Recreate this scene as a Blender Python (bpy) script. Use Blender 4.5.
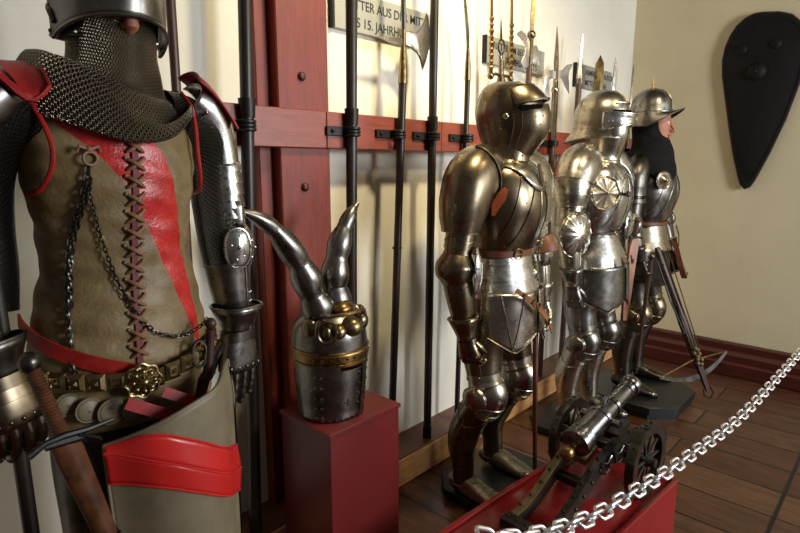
import bpy, bmesh, math, random
from mathutils import Vector, Matrix
random.seed(7)
for o in list(bpy.data.objects): bpy.data.objects.remove(o)
SC = bpy.context.scene
C = SC.collection
PI = math.pi
V = Vector

# ------------------------------------------------------------------ camera
cam_d = bpy.data.cameras.new('camera'); cam = bpy.data.objects.new('camera', cam_d); C.objects.link(cam)
cam.location = (0, 0, 1.45)
cam_d.sensor_width = 36.0; cam_d.lens = 552/800*36.0; cam_d.clip_start = 0.05
cam.rotation_euler = (PI/2-math.radians(10.42), 0, math.radians(43.09-90))
cam_d.shift_y = 0.0
SC.camera = cam

# ------------------------------------------------------------------ world and light
w = bpy.data.worlds.new('world'); SC.world = w; w.use_nodes = True
w.node_tree.nodes['Background'].inputs[0].default_value = (0.55, 0.50, 0.44, 1)
w.node_tree.nodes['Background'].inputs[1].default_value = 0.12
SC.view_settings.view_transform = 'Standard'; SC.view_settings.look = 'None'
SC.view_settings.exposure = 0.25; SC.view_settings.gamma = 1.0; SC.view_settings.use_curve_mapping = False

def area(name, loc, target, sx, sy, power, col):
    l = bpy.data.lights.new(name, 'AREA'); l.shape = 'RECTANGLE'; l.size = sx; l.size_y = sy
    l.energy = power; l.color = col
    o = bpy.data.objects.new(name, l); C.objects.link(o); o.location = loc
    o.rotation_euler = (V(target)-V(loc)).to_track_quat('-Z', 'Y').to_euler()
    return o
# daylight through the two windows in the wall opposite the armour
area('window_light', (2.6, -3.3, 1.9), (2.3, 1.6, 0.9), 1.1, 1.5, 135, (0.90, 0.95, 1.0))
area('window_light', (4.3, -2.6, 2.0), (3.0, 1.2, 0.7), 0.9, 1.5, 45, (0.90, 0.95, 1.0))
# warm ceiling lamps grazing the armour wall
def lamp(name, loc, power, col, r=0.12):
    l = bpy.data.lights.new(name, 'POINT'); l.energy = power; l.color = col; l.shadow_soft_size = r
    o = bpy.data.objects.new(name, l); C.objects.link(o); o.location = loc
    return o
def spot(name, loc, target, power, col, size, blend=1.0, r=0.1):
    l = bpy.data.lights.new(name, 'SPOT'); l.energy = power; l.color = col; l.spot_size = math.radians(size); l.spot_blend = blend; l.shadow_soft_size = r
    o = bpy.data.objects.new(name, l); C.objects.link(o); o.location = loc
    o.rotation_euler = (V(target)-V(loc)).to_track_quat('-Z', 'Y').to_euler()
    return o
spot('ceiling_spot', (1.75, 0.55, 3.0), (1.95, 1.75, 1.95), 150, (1.0, 0.84, 0.50), 100, 1.0, 0.10)
spot('ceiling_spot', (2.5, -0.3, 3.0), (2.9, 1.4, 1.3), 85, (1.0, 0.82, 0.52), 80, 1.0, 0.10)

# ------------------------------------------------------------------ materials
def mat_new(name):
    m = bpy.data.materials.new(name); m.use_nodes = True
    return m, m.node_tree, m.node_tree.nodes['Principled BSDF']
def N(nt, t, **k):
    n = nt.nodes.new(t)
    for a, b in k.items(): setattr(n, a, b)
    return n
def ramp(nt, fac, stops):
    r = N(nt, 'ShaderNodeValToRGB'); e = r.color_ramp.elements
    while len(e) < len(stops): e.new(0.5)
    for i, (p, c) in enumerate(stops):
        e[i].position = p; e[i].color = (c[0], c[1], c[2], 1)
    nt.links.new(fac, r.inputs[0]); return r.outputs[0]
def noise(nt, scale, detail=4, rough=0.6, vec=None, dist=0.0):
    n = N(nt, 'ShaderNodeTexNoise'); n.inputs['Scale'].default_value = scale
    n.inputs['Detail'].default_value = detail; n.inputs['Roughness'].default_value = rough; n.inputs['Distortion'].default_value = dist
    if vec is None:
        tc = N(nt, 'ShaderNodeTexCoord'); vec = tc.outputs['Object']
    nt.links.new(vec, n.inputs['Vector']); return n.outputs['Fac']
def mapped(nt, scale=(1, 1, 1), coord='Object', rot=(0, 0, 0)):
    tc = N(nt, 'ShaderNodeTexCoord'); mp = N(nt, 'ShaderNodeMapping')
    mp.inputs['Scale'].default_value = scale; mp.inputs['Rotation'].default_value = rot
    nt.links.new(tc.outputs[coord], mp.inputs['Vector']); return mp.outputs['Vector']
def bump(nt, bs, h, strength, dist=0.002):
    b = N(nt, 'ShaderNodeBump'); b.inputs['Strength'].default_value = strength; b.inputs['Distance'].default_value = dist
    nt.links.new(h, b.inputs['Height']); nt.links.new(b.outputs[0], bs.inputs['Normal']); return b
def simple(name, col, rough=0.5, metal=0.0, var=0.35, scale=18, bstr=0.15, bscale=120, coat=0.0, spec=0.5):
    m, nt, bs = mat_new(name)
    f = noise(nt, scale, 5)
    c2 = [max(0, x*(1-var)) for x in col]; c3 = [min(1, x*(1+var*0.6)) for x in col]
    nt.links.new(ramp(nt, f, [(0.3, c2), (0.55, col), (0.75, c3)]), bs.inputs['Base Color'])
    bs.inputs['Metallic'].default_value = metal; bs.inputs['Roughness'].default_value = rough
    bs.inputs['Specular IOR Level'].default_value = spec
    if coat: bs.inputs['Coat Weight'].default_value = coat; bs.inputs['Coat Roughness'].default_value = 0.15
    if bstr: bump(nt, bs, noise(nt, bscale, 3), bstr, 0.001)
    return m
def steel(name, bright, dark, rough=0.26, amount=0.5, scale=9):
    m, nt, bs = mat_new(name)
    f = noise(nt, scale, 7, 0.65, dist=0.6)
    nt.links.new(ramp(nt, f, [(0.5-amount*0.35, dark), (0.5+amount*0.12, [(a+b)/2 for a, b in zip(bright, dark)]), (0.78, bright)]), bs.inputs['Base Color'])
    f2 = noise(nt, scale*3, 6, 0.7)
    mr = N(nt, 'ShaderNodeMapRange'); mr.inputs[1].default_value = 0.3; mr.inputs[2].default_value = 0.75
    mr.inputs[3].default_value = rough+0.12; mr.inputs[4].default_value = rough-0.06
    nt.links.new(f2, mr.inputs[0]); nt.links.new(mr.outputs[0], bs.inputs['Roughness'])
    bs.inputs['Metallic'].default_value = 1.0
    bump(nt, bs, noise(nt, 11, 2), 0.16, 0.004)
    return m
def mail(name, col, gap, s=130.0, metal=0.9, rough=0.35):
    m, nt, bs = mat_new(name)
    uv = N(nt, 'ShaderNodeTexCoord').outputs['UV']
    sep = N(nt, 'ShaderNodeSeparateXYZ'); nt.links.new(uv, sep.inputs[0])
    def M(op, a, b=None):
        n = N(nt, 'ShaderNodeMath', operation=op)
        for i, q in enumerate((a, b)):
            if q is None: continue
            if isinstance(q, (int, float)): n.inputs[i].default_value = q
            else: nt.links.new(q, n.inputs[i])
        return n.outputs[0]
    u = M('MULTIPLY', sep.outputs[0], s); v = M('MULTIPLY', sep.outputs[1], s*1.15)
    row = M('FLOOR', v); half = M('MULTIPLY', M('MODULO', row, 2.0), 0.5)
    fu = M('SUBTRACT', M('FRACT', M('ADD', u, half)), 0.5); fv = M('SUBTRACT', M('FRACT', v), 0.5)
    # lean every second row the other way, like interlinked rings
    d = M('SQRT', M('ADD', M('MULTIPLY', fu, fu), M('MULTIPLY', M('MULTIPLY', fv, fv), 0.7)))
    ring = M('SUBTRACT', 1.0, M('MULTIPLY', M('ABSOLUTE', M('SUBTRACT', d, 0.37)), 7.0))
    ring = M('MAXIMUM', ring, 0.0)
    nt.links.new(ramp(nt, ring, [(0.1, gap), (0.5, [c*0.6 for c in col]), (0.9, col)]), bs.inputs['Base Color'])
    bs.inputs['Metallic'].default_value = metal; bs.inputs['Roughness'].default_value = rough
    bump(nt, bs, ring, 1.0, 0.0025)
    return m

M_ = {}
M_['steel_dark'] = steel('steel_dark', (0.29, 0.235, 0.16), (0.12, 0.09, 0.055), 0.26, 0.7, 5)
M_['steel_mid'] = steel('steel_mid', (0.56, 0.52, 0.45), (0.27, 0.235, 0.18), 0.25, 0.7, 5)
M_['rondel_steel'] = steel('rondel_steel', (0.60, 0.52, 0.40), (0.36, 0.30, 0.21), 0.25, 0.6, 8)
M_['steel_bright'] = steel('steel_bright', (0.74, 0.74, 0.73), (0.42, 0.41, 0.39), 0.22, 0.35)
M_['steel_grey'] = steel('steel_grey', (0.36, 0.345, 0.32), (0.11, 0.10, 0.09), 0.27, 0.5)
M_['steel_black'] = steel('steel_black', (0.20, 0.185, 0.16), (0.055, 0.048, 0.04), 0.30, 0.5)
M_['steel_chrome'] = simple('polished_steel', (0.93, 0.92, 0.95), 0.34, 1.0, 0.1, 8, 0.03)
M_['gilt'] = steel('gilt_brass', (0.48, 0.37, 0.19), (0.15, 0.10, 0.05), 0.30, 0.5, 30)
M_['brass'] = steel('brass', (0.42, 0.27, 0.10), (0.16, 0.09, 0.04), 0.30, 0.5, 22)
M_['mail_big'] = mail('chain_mail', (0.52, 0.44, 0.30), (0.012, 0.009, 0.006), 150)
M_['mail_dark'] = mail('dark_chain_mail', (0.16, 0.14, 0.12), (0.006, 0.005, 0.004), 150)
M_['mail_fine'] = mail('fine_chain_mail', (0.30, 0.26, 0.2), (0.02, 0.016, 0.012), 90)
M_['red_leather'] = simple('red_leather', (0.40, 0.020, 0.016), 0.45, 0, 0.4, 14, 0.45, 260, spec=0.3)
M_['red_lacquer'] = simple('red_lacquer', (0.60, 0.022, 0.018), 0.30, 0, 0.15, 6, 0.05)
M_['lining'] = simple('red_brown_lining', (0.20, 0.045, 0.018), 0.9, 0, 0.3, 30, 0.2, spec=0.08)
M_['dark_red'] = simple('dark_red_cord', (0.14, 0.010, 0.010), 0.6, 0, 0.4, 40, 0.3)
M_['brown_leather'] = simple('brown_leather', (0.13, 0.040, 0.014), 0.45, 0, 0.4, 20, 0.25, 160)
M_['tan_leather'] = simple('tan_leather', (0.26, 0.09, 0.03), 0.45, 0, 0.35, 20, 0.25, 160)
M_['dark_leather'] = simple('dark_leather', (0.055, 0.022, 0.014), 0.45, 0, 0.4, 20, 0.25, 160)
M_['worn_leather'] = simple('worn_leather', (0.13, 0.045, 0.018), 0.4, 0, 0.75, 16, 0.3, 90)
M_['thong'] = simple('thong_leather', (0.25, 0.115, 0.055), 0.6, 0, 0.3, 40, 0.2)
M_['black_cloth'] = simple('black_cloth', (0.010, 0.010, 0.011), 0.95, 0, 0.3, 30, 0.3, 200, spec=0.1)
M_['skin'] = simple('mannequin_skin', (0.36, 0.13, 0.07), 0.55, 0, 0.25, 12, 0.05)
M_['iron'] = simple('black_iron', (0.022, 0.020, 0.019), 0.42, 0.6, 0.4, 20, 0.25)
M_['pole_black'] = simple('pole_black', (0.020, 0.013, 0.010), 0.38, 0, 0.4, 10, 0.2, 60)
M_['pole_brown'] = simple('pole_brown', (0.075, 0.032, 0.018), 0.4, 0, 0.4, 10, 0.2, 60)
M_['plinth_black'] = simple('plinth_black', (0.007, 0.008, 0.008), 0.40, 0, 0.3, 9, 0.1)
M_['red_paint'] = simple('red_box_paint', (0.15, 0.014, 0.014), 0.38, 0, 0.15, 5, 0.12, 90)
M_['red_glossy'] = simple('glossy_red_paint', (0.27, 0.015, 0.016), 0.20, 0, 0.12, 5, 0.05, 90)
M_['canon_bronze'] = steel('gun_metal', (0.34, 0.335, 0.35), (0.15, 0.145, 0.15), 0.20, 0.8, 5)
M_['carriage'] = simple('carriage_iron', (0.045, 0.038, 0.028), 0.38, 0.5, 0.5, 25, 0.4, 90)
M_['ochre_wood'] = simple('ochre_wood', (0.16, 0.105, 0.035), 0.45, 0, 0.5, 20, 0.2)
M_['plate_grey'] = simple('sign_grey', (0.36, 0.35, 0.30), 0.5, 0.3, 0.1, 6, 0.03)
M_['slit_black'] = simple('slit_black', (0.004, 0.004, 0.004), 1.0, 0, 0, 6, 0, spec=0.0)
M_['ink'] = simple('ink_black', (0.02, 0.02, 0.02), 0.6, 0, 0, 6, 0)
M_['shield_black'] = simple('blackened_hide', (0.008, 0.0065, 0.006), 0.7, 0, 0.4, 14, 0.5, 70, spec=0.25)

def timber(name, col, dark, vecscale, rough=0.5, bs_=0.3):
    m, nt, bs = mat_new(name)
    v = mapped(nt, vecscale)
    f = noise(nt, 3.0, 8, 0.65, v, 1.2)
    nt.links.new(ramp(nt, f, [(0.25, dark), (0.55, col), (0.8, [min(1, c*1.25) for c in col])]), bs.inputs['Base Color'])
    bs.inputs['Roughness'].default_value = rough
    bump(nt, bs, f, bs_, 0.003); return m
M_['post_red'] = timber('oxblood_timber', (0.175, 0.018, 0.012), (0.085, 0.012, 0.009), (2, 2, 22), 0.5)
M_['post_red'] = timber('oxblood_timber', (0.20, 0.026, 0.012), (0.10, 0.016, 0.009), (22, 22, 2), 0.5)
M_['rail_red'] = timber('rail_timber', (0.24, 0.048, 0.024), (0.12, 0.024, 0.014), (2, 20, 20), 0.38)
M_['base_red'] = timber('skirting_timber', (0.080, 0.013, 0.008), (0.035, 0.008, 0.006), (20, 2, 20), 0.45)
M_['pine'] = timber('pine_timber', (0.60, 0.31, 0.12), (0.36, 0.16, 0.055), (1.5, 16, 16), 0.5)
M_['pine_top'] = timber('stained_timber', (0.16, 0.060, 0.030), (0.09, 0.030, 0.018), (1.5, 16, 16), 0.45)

def plaster(name, col):
    m, nt, bs = mat_new(name)
    f = noise(nt, 1.6, 6, 0.6)
    nt.links.new(ramp(nt, f, [(0.3, [c*0.90 for c in col]), (0.6, col)]), bs.inputs['Base Color'])
    bs.inputs['Roughness'].default_value = 0.9
    bump(nt, bs, noise(nt, 35, 5), 0.25, 0.006); return m
M_['plaster'] = plaster('plaster', (0.82, 0.77, 0.65))
M_['plaster_back'] = plaster('back_plaster', (0.78, 0.66, 0.42))

def floor_mat():
    m, nt, bs = mat_new('floor_boards')
    v = mapped(nt, (1, 1, 1), rot=(0, 0, PI/2))
    b = N(nt, 'ShaderNodeTexBrick'); nt.links.new(v, b.inputs['Vector'])
    b.inputs['Scale'].default_value = 1.0; b.inputs['Brick Width'].default_value = 2.1; b.inputs['Row Height'].default_value = 0.235
    b.inputs['Mortar Size'].default_value = 0.006; b.inputs['Mortar Smooth'].default_value = 0.1; b.inputs['Bias'].default_value = -0.2
    b.inputs['Color1'].default_value = (0.085, 0.030, 0.014, 1); b.inputs['Color2'].default_value = (0.17, 0.085, 0.042, 1)
    b.inputs['Mortar'].default_value = (0.008, 0.004, 0.003, 1); b.offset = 0.37
    g = noise(nt, 2.5, 8, 0.7, mapped(nt, (14, 1.6, 1)), 0.8)
    mx = N(nt, 'ShaderNodeMix', data_type='RGBA', blend_type='MULTIPLY'); mx.inputs[0].default_value = 1
    nt.links.new(b.outputs['Color'], mx.inputs[6])
    nt.links.new(ramp(nt, g, [(0.25, (0.28, 0.26, 0.25)), (0.5, (0.85, 0.8, 0.75)), (0.75, (1.5, 1.4, 1.3))]), mx.inputs[7])
    nt.links.new(mx.outputs[2], bs.inputs['Base Color'])
    mr = N(nt, 'ShaderNodeMapRange'); mr.inputs[1].default_value = 0.3; mr.inputs[2].default_value = 0.7; mr.inputs[3].default_value = 0.26; mr.inputs[4].default_value = 0.52
    nt.links.new(noise(nt, 5, 5), mr.inputs[0]); nt.links.new(mr.outputs[0], bs.inputs['Roughness'])
    iv = N(nt, 'ShaderNodeMath', operation='SUBTRACT'); iv.inputs[0].default_value = 1.0; nt.links.new(b.outputs['Fac'], iv.inputs[1])
    ad = N(nt, 'ShaderNodeMath', operation='MULTIPLY_ADD'); nt.links.new(g, ad.inputs[0]); ad.inputs[1].default_value = 0.25; nt.links.new(iv.outputs[0], ad.inputs[2])
    bump(nt, bs, ad.outputs[0], 0.6, 0.004)
    return m
M_['floor'] = floor_mat()

def tunic_mat():      # suede tunic with a painted red sash; 'band' is a mesh attribute, >0 inside the sash
    m, nt, bs = mat_new('tunic_leather')
    at = N(nt, 'ShaderNodeAttribute', attribute_name='band')
    st = N(nt, 'ShaderNodeMath', operation='GREATER_THAN'); st.inputs[1].default_value = 0.0
    nt.links.new(at.outputs['Fac'], st.inputs[0])
    f = noise(nt, 9, 7, 0.7, dist=0.4)
    base = ramp(nt, f, [(0.25, (0.115, 0.070, 0.024)), (0.5, (0.225, 0.150, 0.062)), (0.75, (0.35, 0.26, 0.13))])
    f2 = noise(nt, 30, 6, 0.7)
    red = ramp(nt, f2, [(0.3, (0.36, 0.012, 0.010)), (0.6, (0.58, 0.030, 0.026)), (0.85, (0.62, 0.09, 0.08))])
    mx = N(nt, 'ShaderNodeMix', data_type='RGBA'); nt.links.new(st.outputs[0], mx.inputs[0])
    nt.links.new(base, mx.inputs[6]); nt.links.new(red, mx.inputs[7]); nt.links.new(mx.outputs[2], bs.inputs['Base Color'])
    mr = N(nt, 'ShaderNodeMapRange'); mr.inputs[3].default_value = 0.50; mr.inputs[4].default_value = 0.27
    nt.links.new(st.outputs[0], mr.inputs[0]); nt.links.new(mr.outputs[0], bs.inputs['Roughness'])
    h = N(nt, 'ShaderNodeMath', operation='MULTIPLY_ADD'); nt.links.new(noise(nt, 150, 4), h.inputs[0]); h.inputs[1].default_value = 0.5
    nt.links.new(noise(nt, 22, 4), h.inputs[2])
    bump(nt, bs, h.outputs[0], 0.55, 0.004)
    return m
M_['tunic'] = tunic_mat()
M_['khaki'] = simple('khaki_leather', (0.20, 0.16, 0.095), 0.5, 0, 0.3, 10, 0.4, 120)

# ------------------------------------------------------------------ mesh helpers
class MB:
    def __init__(s): s.v = []; s.f = []; s.uv = []; s.m = []
    def face(s, idx, uv=None, mi=0):
        s.f.append(tuple(idx)); s.uv.append(uv or [(0, 0)]*len(idx)); s.m.append(mi)
    def grid(s, rings, closed, mi=0, cap0=False, cap1=False):
        base = len(s.v); n = len(rings[0]); uu = []
        for r in rings:
            s.v += [tuple(p) for p in r]
        mid = rings[len(rings)//2]; L = [0.0]
        for j in range(n): L.append(L[-1]+(V(mid[(j+1) % n])-V(mid[j])).length)
        vv = [[0.0]*n]
        for i in range(1, len(rings)):
            dd = [(V(rings[i][j])-V(rings[i-1][j])).length for j in range(n)]; av = sum(dd)/n
            vv.append([vv[-1][j]+0.6*dd[j]+0.4*av for j in range(n)])
        for i in range(len(rings)-1):
            for j in range(n if closed else n-1):
                j2 = (j+1) % n
                a = base+i*n+j; b = base+i*n+j2; c = base+(i+1)*n+j2; d = base+(i+1)*n+j
                s.face((a, b, c, d), [(L[j], vv[i][j]), (L[j+1], vv[i][j2]), (L[j+1], vv[i+1][j2]), (L[j], vv[i+1][j])], mi)
        if cap0: s.face(tuple(base+j for j in range(n))[::-1], None, mi)
        if cap1: s.face(tuple(base+(len(rings)-1)*n+j for j in range(n)), None, mi)
    def box(s, c, d, rot=None, mi=0, bev=0.0):
        c = V(c); hx, hy, hz = d[0]/2, d[1]/2, d[2]/2
        M = rot if rot is not None else Matrix.Identity(3)
        if bev <= 0:
            P = [V((x, y, z)) for z in (-hz, hz) for y in (-hy, hy) for x in (-hx, hx)]
            b = len(s.v); s.v += [tuple(c+M@p) for p in P]
            for q in ((0, 2, 3, 1), (4, 5, 7, 6), (0, 1, 5, 4), (2, 6, 7, 3), (0, 4, 6, 2), (1, 3, 7, 5)): s.face([b+i for i in q], None, mi)
            return
        def ring(z, e):
            x, y, k = hx-e, hy-e, bev
            return [c+M@V(p) for p in ((x-k, -y, z), (x, -y+k, z), (x, y-k, z), (x-k, y, z), (-x+k, y, z), (-x, y-k, z), (-x, -y+k, z), (-x+k, -y, z))]
        s.grid([ring(-hz, bev), ring(-hz+bev, 0), ring(hz-bev, 0), ring(hz, bev)], True, mi, True, True)
    def ball(s, p, r, n=8, m=5, sc=(1, 1, 1), rot=None, mi=0):
        rings = []; R = rot if rot is not None else Matrix.Identity(3)
        for i in range(m+1):
            ph = -PI/2+PI*(0.02+0.96*i/m)
            rings.append([V(p)+R@V((math.cos(ph)*math.cos(2*PI*j/n)*r*sc[0], math.cos(ph)*math.sin(2*PI*j/n)*r*sc[1], math.sin(ph)*r*sc[2])) for j in range(n)])
        s.grid(rings, True, mi, True, True)
    def wire(s, pts, r, closed=False, n=6, mi=0, flat=None):
        pts = [V(p) for p in pts]; N_ = len(pts)
        rs = r if isinstance(r, (list, tuple)) else [r]*N_
        rings = []; up = None
        for i in range(N_):
            a = pts[(i-1) % N_] if (closed or i > 0) else pts[i]; b = pts[(i+1) % N_] if (closed or i < N_-1) else pts[i]
            t = (b-a)
            if t.length < 1e-9: t = V((0, 0, 1))
            t.normalize()
            if up is None:
                up = V((0, 0, 1)) if abs(t.z) < 0.9 else V((1, 0, 0))
            if flat is not None: up = V(flat)
            u = (up-t*up.dot(t)); 
            if u.length < 1e-6: u = t.orthogonal()
            u.normalize(); w_ = t.cross(u); up = u
            rings.append([pts[i]+(u*math.cos(2*PI*j/n)+w_*math.sin(2*PI*j/n))*rs[i] for j in range(n)])
        if closed: rings.append(rings[0])
        s.grid(rings, True, mi, not closed, not closed)
    def strap(s, pts, nrm, wd, th, mi=0):       # flat ribbon with thickness; nrm: normal per point or one normal
        pts = [V(p) for p in pts]; rings = []
        for i, p in enumerate(pts):
            a = pts[max(0, i-1)]; b = pts[min(len(pts)-1, i+1)]; t = (b-a).normalized()
            n_ = V(nrm[i] if isinstance(nrm, list) else nrm); n_ = (n_-t*n_.dot(t)).normalized(); w_ = t.cross(n_)
            ww = wd[i] if isinstance(wd, (list, tuple)) else wd
            rings.append([p+w_*ww/2+n_*th/2, p-w_*ww/2+n_*th/2, p-w_*ww/2-n_*th/2, p+w_*ww/2-n_*th/2])
        s.grid(rings, True, mi, True, True)
    def prism(s, poly, th, M, mi=0, bev=0.0):   # poly in local xy, extruded along z by th, placed by 4x4 M
        k = len(poly)
        if bev > 0:
            cx = sum(p[0] for p in poly)/k; cy = sum(p[1] for p in poly)/k
            ins = [(p[0]+(cx-p[0])*bev, p[1]+(cy-p[1])*bev) for p in poly]
            R = [[M@V((x, y, -th/2)) for x, y in ins], [M@V((x, y, -th*0.1)) for x, y in poly], [M@V((x, y, th*0.1)) for x, y in poly], [M@V((x, y, th/2)) for x, y in ins]]
        else:
            R = [[M@V((x, y, -th/2)) for x, y in poly], [M@V((x, y, th/2)) for x, y in poly]]
        s.grid(R, True, mi, True, True)
    def build(s, name, mat, parent=None, label=None, solid=0.0, smooth=38, flip=False, sub=0):
        me = bpy.data.meshes.new(name); me.from_pydata(s.v, [], s.f)
        uvl = me.uv_layers.new(name='UVMap'); k = 0
        for f, u in zip(s.f, s.uv):
            for q in u: uvl.data[k].uv = q; k += 1
        mats = mat if isinstance(mat, list) else [mat]
        for m in mats: me.materials.append(M_[m])
        for p, mi in zip(me.polygons, s.m): p.material_index = mi
        bm = bmesh.new(); bm.from_mesh(me); bmesh.ops.recalc_face_normals(bm, faces=bm.faces)
        if flip: bmesh.ops.reverse_faces(bm, faces=bm.faces)
        bm.to_mesh(me); bm.free()
        for p in me.polygons: p.use_smooth = True
        me.set_sharp_from_angle(angle=math.radians(smooth))
        o = bpy.data.objects.new(name, me); C.objects.link(o)
        if parent is not None: o.parent = parent
        if label: o['label'] = label
        if sub:
            q = o.modifiers.new('sub', 'SUBSURF'); q.levels = sub; q.render_levels = sub
        if solid:
            q = o.modifiers.new('solid', 'SOLIDIFY'); q.thickness = solid; q.offset = -1
        return o

def cr(keys, t):                      # Catmull-Rom over equal-length tuples, t in 0..1
    n = len(keys)-1; x = min(max(t, 0), 1)*n; i = min(int(x), n-1); u = x-i
    p0 = keys[max(i-1, 0)]; p1 = keys[i]; p2 = keys[i+1]; p3 = keys[min(i+2, n)]
    return [0.5*(2*b+(c-a)*u+(2*a-5*b+4*c-d)*u*u+(3*b-a-3*c+d)*u**3) for a, b, c, d in zip(p0, p1, p2, p3)]
def frame(keys, t, hint=(1, 0, 0)):
    e = 1e-3; a = V(cr(keys, max(0, t-e))[:3]); b = V(cr(keys, min(1, t+e))[:3]); T = (b-a).normalized()
    A = V(hint); A = (A-T*A.dot(T)).normalized(); B = T.cross(A)
    return T, A, B
def spt(keys, t, th, off=0.0, e=2.0, keel=0.0, hint=(1, 0, 0), back=None, bumpf=None, up=False):
    k = cr(keys, t); T, A, B = frame(keys, t, hint)
    refy = V((0, 1, 0)) if abs(A.y) < 0.8 else V((0, 0, 1))
    if B.dot(refy) < 0: B = -B
    c, s = math.cos(th), math.sin(th)
    x = math.copysign(abs(c)**(2/e), c); y = math.copysign(abs(s)**(2/e), s)
    if s < 0 and keel: y -= keel*(1-abs(c))
    rb = k[4]
    if back and s > 0: rb = rb*back
    r0 = off + (bumpf(t, th) if bumpf else 0.0)
    return V(k[:3])+A*x*(k[3]+r0)+B*y*(rb+r0)
def shell(mb, keys, samples, n=32, a0=0, a1=360, mi=0, cap=(False, False), **kw):
    closed = (a1-a0) >= 360; rings = []
    for t, off in samples:
        m = n if closed else n+1
        rings.append([spt(keys, t, math.radians(a0+(a1-a0)*j/n), off, **kw) for j in range(m)])
    mb.grid(rings, closed, mi, *cap)
def lin(t0, t1, n, off=0.0): return [(t0+(t1-t0)*i/n, off) for i in range(n+1)]
def lames(t0, t1, n, d=0.004, k=3, grow=1):    # overlapping plates: each flares, then steps back
    out = []
    for i in range(n):
        a = t0+(t1-t0)*i/n; b = t0+(t1-t0)*(i+1)/n
        for j in range(k+1): out.append((a+(b-a)*j/k*0.985, d*(j/k)))
    return out
def rimline(mb, keys, t, r, off=0.0, n=32, a0=0, a1=360, mi=0, **kw):
    closed = (a1-a0) >= 360; m = n if closed else n+1
    mb.wire([spt(keys, t, math.radians(a0+(a1-a0)*j/n), off, **kw) for j in range(m)], r, closed, 6, mi)
def rivets(mb, keys, t, angs, r=0.004, off=0.0, mi=0, **kw):
    for a in angs: mb.ball(spt(keys, t, math.radians(a), off, **kw), r, 6, 4, mi=mi)

def empty(name, loc, rz=0.0, label=None, cat=None, group=None):
    o = bpy.data.objects.new(name, None); C.objects.link(o); o.location = loc; o.rotation_euler = (0, 0, rz); o.empty_display_size = 0.1
    return tag(o, label, cat, group)
def tag(o, label=None, cat=None, group=None, kind=None):
    if label: o['label'] = label
    if cat: o['category'] = cat
    if group: o['group'] = group
    if kind: o['kind'] = kind
    return o
def struct(name, mb, mat, label=None, **k):
    o = mb.build(name, mat, **k); o['kind'] = 'structure'
    if label: o['label'] = label
    return o

# ================================================================== SETTING
WY, BX = 1.75, 4.50
m = MB(); m.box((0.9, 0.2, -0.05), (7.4, 6.2, 0.1)); m.box((1.0, -3.6, -0.05), (7.6, 1.6, 0.1)); struct('floor', m, 'floor', 'reddish brown worn floor boards')
m = MB(); m.box((0.9, WY+0.1, 1.6), (7.4, 0.2, 3.4)); struct('wall_left', m, 'plaster', 'cream plaster wall behind the armour')
m = MB(); m.box((BX+0.1, -0.9, 1.6), (0.2, 5.5, 3.4)); struct('wall_back', m, 'plaster_back', 'beige plaster end wall')
# oxblood post set proud of the wall, with its recessed edge board
m = MB(); m.box((1.272, 1.71, 1.65), (0.226, 0.10, 3.2), bev=0.004); m.box((1.135, 1.74, 1.65), (0.065, 0.07, 3.2), bev=0.003)
post = struct('trim_1', m, 'post_red', 'oxblood red timber wall post')
for z in (1.37, 1.76):
    k = MB(); k.ball((1.26, 1.655, z), 0.016, 10, 6, (1, 0.6, 1)); k.build('nail_head', 'base_red', post)
# rail with scarf joints
m = MB()
for x0, x1 in ((-1.6, 1.352), (1.354, 2.03), (2.032, 3.05), (3.052, 4.49)): m.box(((x0+x1)/2, 1.665, 1.578), (x1-x0, 0.055, 0.134), bev=0.003)
struct('trim_2', m, 'rail_red', 'red brown weapon rail along the wall')
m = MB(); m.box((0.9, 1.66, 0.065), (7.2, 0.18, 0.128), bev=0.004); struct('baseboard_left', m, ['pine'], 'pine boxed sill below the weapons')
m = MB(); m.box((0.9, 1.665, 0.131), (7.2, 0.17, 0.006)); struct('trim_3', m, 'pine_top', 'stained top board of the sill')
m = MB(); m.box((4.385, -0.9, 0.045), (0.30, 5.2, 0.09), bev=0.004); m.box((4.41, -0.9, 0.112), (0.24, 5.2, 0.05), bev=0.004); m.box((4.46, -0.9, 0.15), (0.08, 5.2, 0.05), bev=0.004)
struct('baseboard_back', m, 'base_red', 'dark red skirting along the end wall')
m = MB(); m.box((2.6, 0.277, 0.0015), (3.8, 0.012, 0.003)); struct('trim_4', m, 'iron', 'dark joint strip across the floor boards')

# ------------------------------------------------------------------ weapons on the wall
PY = 1.612
def clasp(x, z=1.575, r=0.024):
    t = empty('iron_clasp', (x, PY, z))
    m = MB(); m.box((-0.035, 0.020, 0), (0.15, 0.012, 0.034), bev=0.002)
    m.wire([(r*1.15*math.cos(a), r*1.15*math.sin(a), 0) for a in [PI*2*i/16 for i in range(16)]], 0.0065, True, 6)
    m.wire([(r*1.15*math.cos(a), r*1.15*math.sin(a), 0.012) for a in [PI*2*i/16 for i in range(16)]], 0.0065, True, 6)
    m.wire([(r*1.15*math.cos(a), r*1.15*math.sin(a), -0.012) for a in [PI*2*i/16 for i in range(16)]], 0.0065, True, 6)
    m.build('band', 'iron', t)
    m = MB(); m.ball((-0.085, 0.012, 0), 0.008, 8, 5); m.build('bolt', 'iron', t)
    return t
def shaft(mb, x0, x1, z1, r, z0=0.135, y1=None, r1=None, y0=1.625):
    y1 = PY if y1 is None else y1; r1 = r1 or r
    P = []; R = []
    for i in range(13):
        t = i/12; P.append((x0+(x1-x0)*t, y0+(y1-y0)*t, z0+(z1-z0)*t)); R.append((r+(r1-r)*t)*(1+0.03*math.sin(i*2.1)))
    mb.wire(P, R, False, 10)
G = 'pole weapons standing in the wall rack'
def weapon(name, cat, label):
    return empty(name, (0, 0, 0), 0, label, cat, G)
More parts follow.
